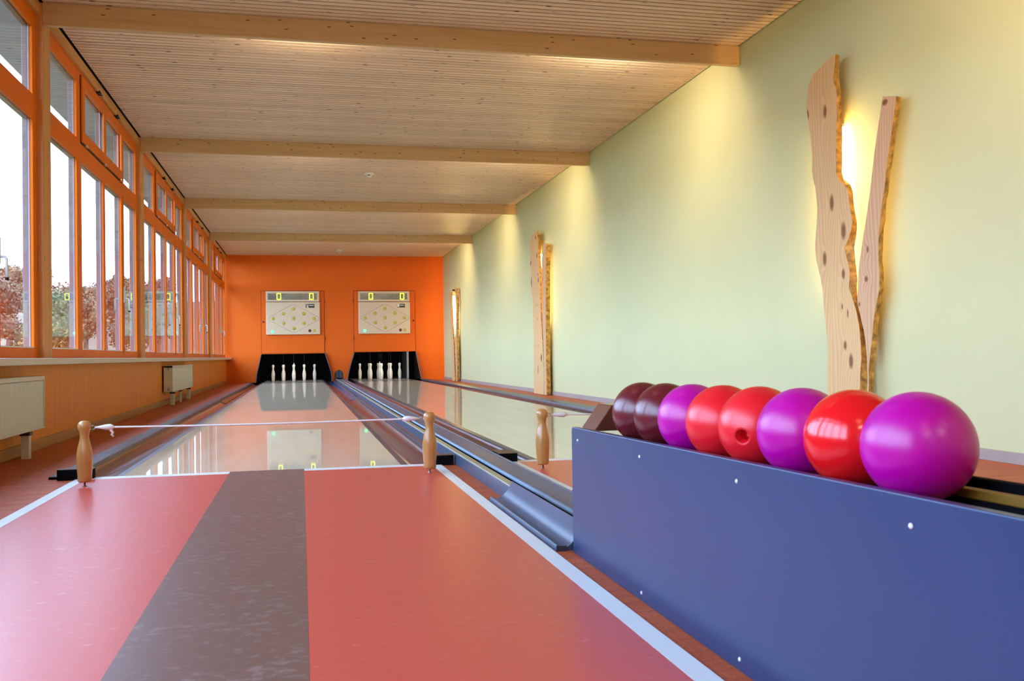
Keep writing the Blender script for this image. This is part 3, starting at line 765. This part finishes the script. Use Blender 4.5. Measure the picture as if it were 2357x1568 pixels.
    for i in range(6): bx(bm, X(.802+i*.0145), X(.810+i*.0145), -D-.006, -D-.003, Z(.345), Z(.318))
    obj('badge_print', bm, M_inkw, lp)
    return t
score(-.781, .442, 1.104, 2.113, 'cream scoreboard on the left with two lit yellow zeros', False)
score(1.331, 2.554, 1.104, 2.114, 'cream scoreboard on the right with two lit yellow zeros', True)

# ------------------------------------------------------------------ radiators
def radiator(y0, y1, z0, z1, legs, lab, endcap):
    t = thing('radiator', lab, 'radiator', (-1.60, y0, 0), group='cream panel radiators')
    Lh = y1-y0; x0, x1 = -.045, .062
    nrm = 0
    # front: fluted sheet
    bm = B(); n = int(Lh/.033); pts = []
    for i in range(n):
        a = .02 + (Lh-.04)*i/n; w = (Lh-.04)/n
        pts += [(a, 0.), (a+w*.35, .0035), (a+w*.65, .0035), (a+w, 0.)]
    P = [(0.006, .0)] + pts + [(Lh-.006, 0.)]
    f = [bm.verts.new((x1-.008+d, y, z0+.012)) for y, d in P]; g = [bm.verts.new((x1-.008+d, y, z1-.03)) for y, d in P]
    for i in range(len(P)-1): bm.faces.new((f[i], f[i+1], g[i+1], g[i]))
    bx(bm, x1-.03, x1-.009, .006, Lh-.006, z0+.010, z1-.03)
    obj('front_panel', bm, M_rad, t)
    bm = B(); bx(bm, x0, x0+.015, .006, Lh-.006, z0+.01, z1-.02); obj('rear_panel', bm, M_rad, t)
    bm = B(); bx(bm, x0-.0, x1, 0, Lh, z1-.028, z1)
    for i in range(int(Lh/.05)): pass
    obj('top_grille', bm, M_rad, t, bevel=.004)
    bm = B(); bx(bm, x0, x1-.002, 0, Lh, z0, z0+.012); obj('bottom_edge', bm, M_rad, t, bevel=.003)
    for yy in (0, Lh-.006):
        bm = B(); bx(bm, x0, x1-.001, yy, yy+.006, z0+.002, z1-.002); c = obj('side_cover', bm, M_rad, t, bevel=.003)
        if endcap and yy == 0:
            for zz in (z0+.035, z1-.04):
                bm = B(); lathe(bm, [(.015, 0), (.015, .004), (.010, .005), (.009, .002), (0, .002)], 18, Matrix.Translation((x0+.055, -.0005, zz)) @ Matrix.Rotation(PI/2, 4, 'X'))
                obj('plug', bm, plain('plug_grey', (.35, .30, .24), .4), c, smooth=True)
    for yl, w in legs:
        bm = B(); bx(bm, -w/2+.03, w/2+.03, yl-y0-w/2, yl-y0+w/2, .0, z0+.002); lg = obj('leg', bm, M_rad, t, bevel=.003)
        bm = B(); bx(bm, -w/2+.024, w/2+.036, yl-y0-w/2-.006, yl-y0+w/2+.006, z0-.024, z0-.002); obj('clamp', bm, plain('clamp_dark', (.05,.03,.03), .5), lg, bevel=.002)
radiator(4.70, 6.24, .160, .480, [(5.95, .045), (4.95, .045)], 'large cream radiator at the left edge of the picture under the sill', False)
radiator(12.10, 14.30, .165, .492, [(12.3, .05), (14.0, .05), (13.1, .028)], 'small-looking cream radiator far down the window wall', True)

# ------------------------------------------------------------------ smoke detectors
def detector(x, y, lab):
    t = thing('smoke_detector', lab, 'smoke detector', (x, y, ZC), group='white smoke detectors on the ceiling')
    bm = B(); lathe(bm, [(.0, -.004), (.062, -.004), (.066, -.018), (.064, -.026), (.045, -.030), (0, -.030)][::-1], 28); obj('base', bm, M_white_metal, t, smooth='auto')
    bm = B(); lathe(bm, [(0, -.062), (.020, -.060), (.032, -.050), (.036, -.032)], 24); obj('sensor_dome', bm, M_white_metal, t, smooth=True)
    bm = B(); bx(bm, -.02, .012, -.040, -.0335, -.046, -.038); obj('vent_slot', bm, M_ink, t)
detector(.885, 12.2, 'white smoke detector on the ceiling between the second and third beam')
detector(.851, 21.1, 'tiny white smoke detector on the ceiling just before the orange wall')

# ------------------------------------------------------------------ live edge plank wall lamps
LOG_NEAR_L = [[0.314,5.374,5.02,5.007],[0.363,5.372,5.016,5.006],[0.412,5.371,5.011,5.003],[0.46,5.369,5.002,4.999],[0.509,5.364,4.995,4.997],[0.558,5.36,4.997,5.005],[0.607,5.362,5.0,5.014],[0.655,5.367,5.005,5.026],[0.704,5.374,5.01,5.04],[0.753,5.383,5.024,5.054],[0.802,5.392,5.04,5.07],[0.85,5.397,5.062,5.092],[0.899,5.401,5.089,5.094],[0.948,5.406,5.112,5.09],[0.997,5.421,5.105,5.088],[1.046,5.435,5.098,5.09],[1.094,5.453,5.113,5.091],[1.143,5.472,5.132,5.098],[1.192,5.482,5.148,5.104],[1.241,5.485,5.107,5.089],[1.289,5.479,5.079,5.08],[1.338,5.469,5.065,5.08],[1.387,5.461,5.071,5.09],[1.436,5.456,5.083,5.103],[1.484,5.451,5.092,5.109],[1.533,5.455,5.1,5.115],[1.582,5.461,5.141,5.137],[1.631,5.471,5.208,5.211],[1.679,5.492,5.227,5.226],[1.728,5.506,5.226,5.223],[1.777,5.504,5.224,5.22],[1.826,5.502,5.222,5.217],[1.875,5.506,5.22,5.214],[1.923,5.511,5.217,5.214],[1.972,5.516,5.209,5.213],[2.021,5.526,5.202,5.213],[2.07,5.537,5.202,5.214],[2.118,5.548,5.202,5.217],[2.167,5.559,5.202,5.22],[2.216,5.556,5.221,5.227],[2.265,5.541,5.24,5.237],[2.313,5.524,5.226,5.242],[2.362,5.466,5.216,5.243],[2.411,5.261,5.209,5.239]]
LOG_NEAR_R = [[0.328,4.957,4.945,4.959],[0.367,4.956,4.942,4.953],[0.407,4.954,4.94,4.947],[0.446,4.953,4.937,4.94],[0.485,4.952,4.931,4.931],[0.525,4.954,4.925,4.921],[0.564,4.958,4.916,4.914],[0.604,4.964,4.905,4.91],[0.643,4.972,4.894,4.905],[0.682,4.981,4.889,4.9],[0.722,4.996,4.883,4.892],[0.761,5.011,4.876,4.884],[0.8,5.026,4.863,4.877],[0.84,5.041,4.85,4.869],[0.879,5.04,4.834,4.862],[0.919,5.032,4.819,4.849],[0.958,5.03,4.816,4.846],[0.997,5.028,4.815,4.845000000000001],[1.037,5.026,4.815,4.843],[1.076,5.015,4.818,4.842],[1.115,5.004,4.82,4.841],[1.155,4.993,4.818,4.839],[1.194,4.981,4.817,4.835],[1.234,4.97,4.813,4.832],[1.273,4.956,4.805,4.821],[1.312,4.943,4.797,4.81],[1.352,4.931,4.788,4.802],[1.391,4.92,4.778,4.795],[1.43,4.909,4.768,4.788],[1.47,4.898,4.758,4.78],[1.509,4.888,4.748,4.773],[1.549,4.878,4.74,4.766],[1.588,4.869,4.732,4.752],[1.627,4.86,4.724,4.739],[1.667,4.85,4.714,4.726],[1.706,4.841,4.702,4.717],[1.745,4.831,4.691,4.709],[1.785,4.821,4.679,4.698],[1.824,4.811,4.666,4.682],[1.864,4.797,4.654,4.666],[1.903,4.784,4.644,4.656],[1.942,4.772,4.636,4.648],[1.982,4.761,4.628,4.642],[2.021,4.751,4.627,4.642]]
LOG_MID_L = [[-0.004,13.098,12.541,12.571],[0.05,13.095,12.539,12.568999999999999],[0.103,13.091,12.536,12.565999999999999],[0.157,13.088,12.533,12.562999999999999],[0.21,13.085,12.529,12.559],[0.264,13.082,12.526,12.556],[0.317,13.078,12.523,12.552999999999999],[0.371,13.076,12.523,12.552999999999999],[0.424,13.074,12.526,12.556],[0.478,13.072,12.53,12.559999999999999],[0.531,13.07,12.534,12.564],[0.585,13.068,12.538,12.568],[0.638,13.066,12.546,12.575999999999999],[0.692,13.065,12.553,12.583],[0.745,13.063,12.56,12.59],[0.799,13.061,12.568,12.597999999999999],[0.853,13.061,12.575,12.604999999999999],[0.906,13.064,12.584,12.613999999999999],[0.96,13.066,12.595,12.625],[1.013,13.068,12.606,12.636],[1.067,13.07,12.616,12.645999999999999],[1.12,13.072,12.627,12.657],[1.174,13.074,12.631,12.661],[1.227,13.075,12.635,12.665],[1.281,13.076,12.639,12.668999999999999],[1.334,13.077,12.644,12.674],[1.388,13.085,12.648,12.677999999999999],[1.441,13.132,12.651,12.681],[1.495,13.159,12.652,12.681999999999999],[1.549,13.168,12.652,12.681999999999999],[1.602,13.178,12.653,12.683],[1.656,13.174,12.654,12.684],[1.709,13.158,12.658,12.687999999999999],[1.763,13.158,12.672,12.702],[1.816,13.179,12.687,12.716999999999999],[1.87,13.2,12.701,12.731],[1.923,13.201,12.714,12.744],[1.977,13.192,12.725,12.754999999999999],[2.03,13.186,12.727,12.757],[2.084,13.192,12.724,12.754],[2.137,13.198,12.721,12.751],[2.191,13.197,12.722,12.751999999999999],[2.244,13.174,12.755,12.785],[2.298,12.968,12.776,12.806]]
LOG_MID_R = [[0.018,12.529,12.373,12.402999999999999],[0.066,12.527,12.374,12.404],[0.115,12.526,12.374,12.404],[0.163,12.524,12.375,12.405],[0.211,12.522,12.376,12.405999999999999],[0.259,12.521,12.376,12.405999999999999],[0.308,12.519,12.377,12.407],[0.356,12.517,12.378,12.408],[0.404,12.515,12.379,12.408999999999999],[0.452,12.514,12.379,12.408999999999999],[0.501,12.512,12.38,12.41],[0.549,12.514,12.378,12.408],[0.597,12.515,12.377,12.407],[0.645,12.517,12.375,12.405],[0.694,12.519,12.373,12.402999999999999],[0.742,12.521,12.372,12.402],[0.79,12.522,12.37,12.399999999999999],[0.838,12.525,12.368,12.398],[0.887,12.529,12.366,12.395999999999999],[0.935,12.533,12.365,12.395],[0.983,12.537,12.362,12.392],[1.031,12.54,12.36,12.389999999999999],[1.08,12.544,12.357,12.386999999999999],[1.128,12.547,12.354,12.383999999999999],[1.176,12.546,12.351,12.381],[1.224,12.545,12.348,12.378],[1.273,12.544,12.345,12.375],[1.321,12.543,12.342,12.372],[1.369,12.542,12.339,12.369],[1.417,12.541,12.336,12.366],[1.466,12.54,12.334,12.363999999999999],[1.514,12.539,12.331,12.360999999999999],[1.562,12.538,12.328,12.357999999999999],[1.61,12.538,12.322,12.351999999999999],[1.659,12.538,12.316,12.346],[1.707,12.538,12.31,12.34],[1.755,12.537,12.305,12.334999999999999],[1.803,12.537,12.299,12.328999999999999],[1.852,12.537,12.293,12.322999999999999],[1.9,12.53,12.287,12.317],[1.948,12.509,12.282,12.312],[1.996,12.488,12.276,12.306],[2.045,12.467,12.27,12.299999999999999],[2.093,12.446,12.268,12.298]]
LOG_FAR_L = [[0.009,20.641,20.236,20.266000000000002],[0.055,20.64,20.243,20.273],[0.101,20.639,20.251,20.281000000000002],[0.147,20.638,20.259,20.289],[0.193,20.638,20.268,20.298000000000002],[0.238,20.637,20.276,20.306],[0.284,20.636,20.285,20.315],[0.33,20.64,20.293,20.323],[0.376,20.644,20.301,20.331],[0.422,20.647,20.31,20.34],[0.468,20.651,20.316,20.346],[0.514,20.655,20.322,20.352],[0.56,20.659,20.328,20.358],[0.605,20.662,20.333,20.363],[0.651,20.666,20.339,20.369],[0.697,20.67,20.344,20.374000000000002],[0.743,20.674,20.35,20.380000000000003],[0.789,20.677,20.356,20.386000000000003],[0.835,20.681,20.361,20.391000000000002],[0.881,20.685,20.367,20.397000000000002],[0.927,20.689,20.378,20.408],[0.973,20.692,20.394,20.424],[1.018,20.696,20.409,20.439],[1.064,20.7,20.424,20.454],[1.11,20.704,20.439,20.469],[1.156,20.707,20.449,20.479000000000003],[1.202,20.711,20.457,20.487000000000002],[1.248,20.717,20.465,20.495],[1.294,20.723,20.472,20.502000000000002],[1.34,20.729,20.48,20.51],[1.386,20.735,20.488,20.518],[1.431,20.741,20.495,20.525000000000002],[1.477,20.747,20.503,20.533],[1.523,20.753,20.511,20.541],[1.569,20.764,20.524,20.554000000000002],[1.615,20.774,20.538,20.568],[1.661,20.785,20.551,20.581],[1.707,20.796,20.564,20.594],[1.753,20.806,20.577,20.607000000000003],[1.798,20.817,20.59,20.62],[1.844,20.828,20.601,20.631],[1.89,20.857,20.607,20.635],[1.936,20.886,20.614,20.631],[1.982,20.915,20.617,20.63]]
LOG_FAR_R = [[0.022,20.104,19.928,19.958000000000002],[0.069,20.108,19.924,19.954],[0.116,20.113,19.92,19.950000000000003],[0.163,20.117,19.916,19.946],[0.21,20.122,19.913,19.943],[0.257,20.126,19.909,19.939],[0.304,20.13,19.905,19.935000000000002],[0.351,20.135,19.901,19.931],[0.397,20.139,19.897,19.927],[0.444,20.144,19.893,19.923000000000002],[0.491,20.151,19.896,19.926000000000002],[0.538,20.159,19.9,19.93],[0.585,20.166,19.903,19.933],[0.632,20.174,19.906,19.936],[0.679,20.182,19.909,19.939],[0.726,20.189,19.912,19.942],[0.773,20.197,19.916,19.946],[0.82,20.204,19.921,19.951],[0.867,20.211,19.926,19.956],[0.914,20.218,19.931,19.961000000000002],[0.961,20.197,19.931,19.961000000000002],[1.008,20.136,19.927,19.957],[1.054,20.075,19.923,19.953],[1.101,20.043,19.919,19.949],[1.148,20.029,19.915,19.945],[1.195,20.015,19.911,19.941000000000003],[1.242,20.001,19.907,19.937],[1.289,19.987,19.903,19.933],[1.336,19.973,19.899,19.929000000000002],[1.383,19.968,19.888,19.918000000000003],[1.43,19.965,19.878,19.908],[1.477,19.961,19.867,19.897000000000002],[1.524,19.957,19.856,19.886000000000003],[1.571,19.953,19.845,19.875],[1.618,19.958,19.806,19.836000000000002],[1.665,19.971,19.799,19.829],[1.711,19.985,19.809,19.839000000000002],[1.758,19.998,19.819,19.849],[1.805,20.013,19.831,19.861],[1.852,20.03,19.844,19.874000000000002],[1.899,20.047,19.857,19.887],[1.946,20.064,19.871,19.901],[1.993,20.082,19.884,19.893],[2.04,20.099,19.895,19.877]]
M_bark = plain('bark_edge', (.56, .29, .06), .7, var=.6, vscale=22, bmp=.6, bscale=90)
def plank(par, rows, X1, X2, face, name, znear=9.):
    """rows: z, far edge y, near edge y at the face, near edge y at the back"""
    rows = [list(r) for r in rows]
    if rows[0][0] > .05: rows = [[.004]+rows[0][1:]] + rows
    else: rows[0][0] = .004
    o = par.location
    bm = B(); F = []
    for i, (z, yl, yr, yb) in enumerate(rows):
        j = .004*noise.noise(Vector((z*14, yl, 1.3))); k = .005*noise.noise(Vector((z*17, yl, 7.7)))
        yb = min(yb, yr+.02)
        zn = z - max(0., z-znear)*.92
        F.append([bm.verts.new((X1-o.x, yl+j-o.y, z-o.z)), bm.verts.new((X1-o.x, yr+k-o.y, zn-o.z)), bm.verts.new((X2-o.x, yb+k*2-.002-o.y, zn-o.z)), bm.verts.new((X2-o.x, yl+j+.008-o.y, z-o.z))])
    edge = []
    for a, b in zip(F, F[1:]):
        bm.faces.new((a[0], b[0], b[1], a[1]))
        e = bm.faces.new((a[1], b[1], b[2], a[2])); edge.append(e)
        bm.faces.new((a[2], b[2], b[3], a[3])); e = bm.faces.new((a[3], b[3], b[0], a[0])); edge.append(e)
    bm.faces.new(F[0]); bm.faces.new(list(reversed(F[-1])))
    for e in edge: e.material_index = 1
    ob = obj(name, bm, None, par); ob.data.materials.append(face); ob.data.materials.append(M_bark)
    return ob
def wall_lamp(lab, rl, rr, XA, XB, kl, kr, ytube, z0, z1, strength):
    ytube = max(r[2] for r in rl if z0 < r[0] < z1) + .075
    yb = rl[0][1]
    t = thing('plank_wall_lamp', lab, 'wall lamp', (XR, yb, 0), group='live edge plank lamps on the green wall')
    sh = lambda ks: [(y-yb, z, a, b) for y, z, a, b in ks]
    fl = live_edge('plank_face', (.80, .48, .205), (.68, .37, .145), sh(kl)); fr = live_edge('plank_face', (.74, .42, .215), (.56, .29, .13), sh(kr))
    plank(t, rl, XA[0], XA[1], fl, 'left_plank'); plank(t, rr, XB[0], XB[1], fr, 'right_plank', rr[-1][0]-.034)
    for zz in (z0-.12, z1+.1):
        bm = B(); bx(bm, XA[1]-XR, -.001, rl[len(rl)//2][1]-.10-yb, rl[len(rl)//2][1]-.06-yb, zz, zz+.04); obj('bracket', bm, M_ink, t)
    for zz in (z0-.02, z1):
        bm = B(); bx(bm, -.048, -.001, ytube-.014-yb, ytube+.014-yb, zz, zz+.02); obj('tube_holder', bm, M_white_metal, t)
    bm = B(); tube(bm, [(-.036, ytube-yb, z0), (-.036, ytube-yb, z1)], .009, 12); obj('light_tube', bm, emis('tube_glow', (1., .70, .20), strength), t, smooth=True)
    return t
KL = [(5.337,2.085,.022,.045), (5.281,1.493,.026,.058), (5.158,1.300,.030,.060), (5.374,1.149,.024,.050), (5.168,1.035,.020,.036), (5.188,.834,.010,.020), (5.129,.788,.009,.030), (5.163,.593,.018,.032), (5.104,.496,.025,.050), (5.546,2.116,.018,.04)]
KR = [(4.73,1.982,.03,.02), (4.926,1.16,.013,.022), (5.022,.839,.012,.016), (4.946,.985,.02,.02)]
wall_lamp('largest live edge plank lamp on the green wall, behind the bowling balls', LOG_NEAR_L, LOG_NEAR_R, (3.27, 3.31), (3.28, 3.32), KL, KR, 5.20, .98, 1.98, 330.)
KM = [(12.856,2.225,.035,.03), (12.795,1.962,.03,.035), (12.741,1.609,.035,.04), (12.749,1.687,.02,.02), (13.15,1.612,.03,.08), (12.916,1.259,.012,.03), (12.819,1.266,.012,.025), (12.831,1.069,.015,.03), (12.633,.516,.05,.06), (12.831,.343,.02,.07), (12.951,.69,.012,.02), (12.797,.688,.012,.02), (13.16,1.894,.03,.04)]
wall_lamp('middle live edge plank lamp, standing against the green wall beside the right lane', LOG_MID_L, LOG_MID_R, (3.27, 3.31), (3.27, 3.335), KM, [(12.5, 1.6, .02, .03)], 12.87, .98, 1.98, 330.)
wall_lamp('farthest and smallest plank lamp, near the orange end wall', LOG_FAR_L, LOG_FAR_R, (3.28, 3.31), (3.28, 3.33), [(20.9, .8, .02, .04)], [(20.4, .6, .03, .05)], 20.52, .98, 1.9, 330.)

# ------------------------------------------------------------------ outside
bm = B(); bx(bm, -160, -1.86, -60, 200, -1.2, -.9)
M_grass = plain('meadow', (.07, .08, .025), .9, var=.3, vscale=.5)
o = obj('lawn', bm, M_grass); struct(o, 'grass ground outside the windows', 'ground')
def ground(x, y):
    d = math.hypot(x, y-20); rise = max(0., min(1., (d-30)/60)); rise = rise*rise*(3-2*rise)
    far = max(0., (d-60)/60)*4.5
    return -.93 + far + rise*(4.4 + .9*math.sin(x*.05+1) + .8*noise.noise(Vector((x*.03, y*.03, 2.))))
def hill():
    bm = B(); nx, ny = 34, 46; g = []
    for i in range(nx):
        r = []
        for j in range(ny):
            x = -4 - 120*i/(nx-1); y = 45 + 150*j/(ny-1)
            h = ground(x, y)
            r.append(bm.verts.new((x, y, h)))
        g.append(r)
    for i in range(nx-1):
        for j in range(ny-1): bm.faces.new((g[i][j], g[i+1][j], g[i+1][j+1], g[i][j+1]))
    return bm
o = obj('hillside', hill(), plain('autumn_hill', (.10, .07, .035), .9, var=.45, vscale=.25), smooth=True); struct(o, 'wooded brown hillside beyond the windows', 'hill')
def crown_mesh(seed, rx, rz):
    bm = B(); rnd = random.Random(seed)
    lumps = [(Vector((rnd.uniform(-.5, .5)*rx, rnd.uniform(-.5, .5)*rx, rnd.uniform(-.55, .62)*rz)), rx*rnd.uniform(.3, .5)) for _ in range(11)]
    for c, r in lumps:
        for _ in range(420):
            d = Vector((rnd.gauss(0, 1), rnd.gauss(0, 1), rnd.gauss(0, 1))).normalized(); p = c + d*r*rnd.uniform(.75, 1.08)
            a = Vector((rnd.gauss(0, 1), rnd.gauss(0, 1), rnd.gauss(0, 1))).normalized(); b = a.cross(d).normalized(); s = rx*rnd.uniform(.03, .065)
            bm.faces.new([bm.verts.new(p+a*s), bm.verts.new(p+b*s*.8), bm.verts.new(p-a*s), bm.verts.new(p-b*s*.8)])
        ret = bmesh.ops.create_icosphere(bm, subdivisions=2, radius=r*.72, matrix=Matrix.Translation(c))
    return bm
TM = [plain('autumn_leaves_%d' % i, c, .9, var=.5, vscale=1.3) for i, c in enumerate([(.16, .10, .048), (.11, .08, .045), (.08, .075, .03), (.22, .14, .035), (.12, .065, .04)])]
M_bark2 = plain('tree_bark', (.10, .07, .05), .9, var=.3, vscale=8)
def tree(x, y, zg, h, mi, lab, seed):
    t = thing('tree', lab, 'tree', (x, y, zg), rz=seed, group='autumn trees beyond the windows')
    rx = min(h*.36, 1.9); bm = crown_mesh(seed, rx, h*.33); bmesh.ops.translate(bm, verts=bm.verts, vec=(0, 0, h*.62)); obj('crown', bm, TM[mi], t)
    bm = B(); tube(bm, [(0, 0, 0), (.05, 0, h*.25), (0, .05, h*.6)], [h*.035, h*.027, h*.012], 8); obj('trunk', bm, M_bark2, t, smooth=True)
tnames = ['rust brown', 'dark brown', 'olive green', 'golden', 'reddish brown']
places = ['at the far left', 'second from the left', 'third from the left', 'fourth from the left', 'fifth from the left', 'sixth from the left', 'seventh from the left',
          'eighth from the left', 'ninth from the left', 'tenth from the left', 'eleventh from the left', 'last on the right']
for k in range(12):
    az = -18.4 + .95*k; d = (52, 70, 60, 79, 90)[k % 5]; mi = (0, 3, 1, 0, 4, 2, 1, 0, 4, 2, 1, 4)[k]
    el = 5.6 if az < -14.4 else (4.3 if az < -12.2 else 5.0); el += .35*math.sin(k*2.3)
    a = math.radians(az); x, y = d*math.sin(a), d*math.cos(a); zg = ground(x, y) - .05
    h = .568 + d*math.tan(math.radians(el)) - zg
    tree(x, y, zg, h*1.02, mi, '%s autumn tree on the hill outside the windows, %s' % (tnames[mi], places[k]), k+3)
# golden shrub close to the second window
t = thing('shrub', 'golden leaved shrub outside the second window', 'shrub', (-4.55, 18.6, -.9))
bm = B(); random.seed(5)
for k in range(1500):
    u = Vector((random.gauss(0, 1), random.gauss(0, 1), random.gauss(0, 1))).normalized()*random.random()**.4
    c = Vector((u.x*.62, u.y*.7, 1.25+u.z*1.05)); a = Vector((random.gauss(0,1), random.gauss(0,1), random.gauss(0,1))).normalized(); b = a.cross(Vector((.3,.2,1))).normalized()
    s = .05; bm.faces.new([bm.verts.new(c+a*s), bm.verts.new(c+b*s*.5), bm.verts.new(c-a*s), bm.verts.new(c-b*s*.5)])
obj('leaves', bm, plain('golden_leaf', (.20, .12, .02), .8, var=.4, vscale=6), t)
bm = B()
for k in range(6): tube(bm, [(0, 0, 0), (.2*math.cos(k), .2*math.sin(k), .7), (.4*math.cos(k), .4*math.sin(k), 1.9)], [.03, .02, .006], 6)
obj('stems', bm, M_bark2, t)

# ------------------------------------------------------------------ light
W = bpy.data.worlds.new('overcast_sky'); SC.world = W; W.use_nodes = True
nt = W.node_tree; nt.nodes.clear()
wo = nt.nodes.new('ShaderNodeOutputWorld'); bg = nt.nodes.new('ShaderNodeBackground')
bg.inputs[0].default_value = (.44, .66, 1., 1); bg.inputs[1].default_value = 13.5
nt.links.new(bg.outputs[0], wo.inputs[0])
def area(name, loc, rot, sx, sy, power, col, spread=PI):
    l = bpy.data.lights.new(name, 'AREA'); l.shape = 'RECTANGLE'; l.size = sx; l.size_y = sy; l.energy = power; l.color = col; l.spread = spread
    o = bpy.data.objects.new(name, l); COL.objects.link(o); o.location = loc; o.rotation_euler = rot
    return o
WARM = (1., .82, .56)
# strip lamps fixed to the back of each beam, washing slats and wall
for i, yb in enumerate(BEAMS):
    for xx, ln, pw in ((.05, .5, 6.), (2.35, .5, 8.)):
        area('beam_strip_lamp', (xx, yb+.085, 2.835), (math.radians(112), 0, 0), ln, .03, pw, WARM)
    # spots beside the green wall
    d = Vector((1., .62, -.72)).normalized()
    l = area('wall_washer', (2.15, yb+.12, 2.87), (0, 0, 0), .16, .08, 9.5, WARM, math.radians(120)); l.rotation_mode = 'QUATERNION'; l.rotation_quaternion = Vector((0, 0, -1)).rotation_difference(d)
# added warm fill behind the viewer, lifts the general light level
for xx in (-.3, 1.9):
    area('rear_fill', (xx, -2.6, 2.9), (0, 0, 0), .8, .3, 30., (1., .84, .62))
# work lamps inside the pin pits
for cx in (LANE_L, LANE_R):
    area('pit_lamp', (cx, YE+.22, 1.1), (math.radians(28), 0, 0), .9, .06, 14., (1., .95, .86))

# ------------------------------------------------------------------ camera
cam = bpy.data.cameras.new('camera'); co = bpy.data.objects.new('camera', cam); COL.objects.link(co); SC.camera = co
yaw, pit, rol = [math.radians(a) for a in (12.72774, .85207, -.84655)]
fwd = Vector((math.sin(yaw)*math.cos(pit), math.cos(yaw)*math.cos(pit), math.sin(pit)))
r0 = Vector((math.cos(yaw), -math.sin(yaw), 0)); u0 = r0.cross(fwd)
r = r0*math.cos(rol) + u0*math.sin(rol); u = -r0*math.sin(rol) + u0*math.cos(rol)
co.matrix_world = Matrix(((r.x, u.x, -fwd.x, 0), (r.y, u.y, -fwd.y, 0), (r.z, u.z, -fwd.z, .568), (0, 0, 0, 1)))
cam.sensor_width = 36; cam.lens = 2150.93*36/2357; cam.clip_start = .05; cam.clip_end = 400
cam.dof.use_dof = True; cam.dof.focus_distance = 9.; cam.dof.aperture_fstop = 14

# ------------------------------------------------------------------ colour management and render quality
SC.view_settings.view_transform = 'Standard'; SC.view_settings.look = 'None'; SC.view_settings.gamma = 1; SC.view_settings.use_curve_mapping = False
SC.view_settings.exposure = 0.14
SC.cycles.use_denoising = True; SC.cycles.denoiser = 'OPENIMAGEDENOISE'
SC.cycles.use_adaptive_sampling = True; SC.cycles.adaptive_threshold = .06; SC.cycles.adaptive_min_samples = 20
SC.cycles.max_bounces = 6; SC.cycles.diffuse_bounces = 3; SC.cycles.glossy_bounces = 3; SC.cycles.transparent_max_bounces = 10; SC.cycles.transmission_bounces = 4
SC.cycles.sample_clamp_indirect = 6; SC.cycles.caustics_reflective = False; SC.cycles.caustics_refractive = False
SC.cycles.use_light_tree = False
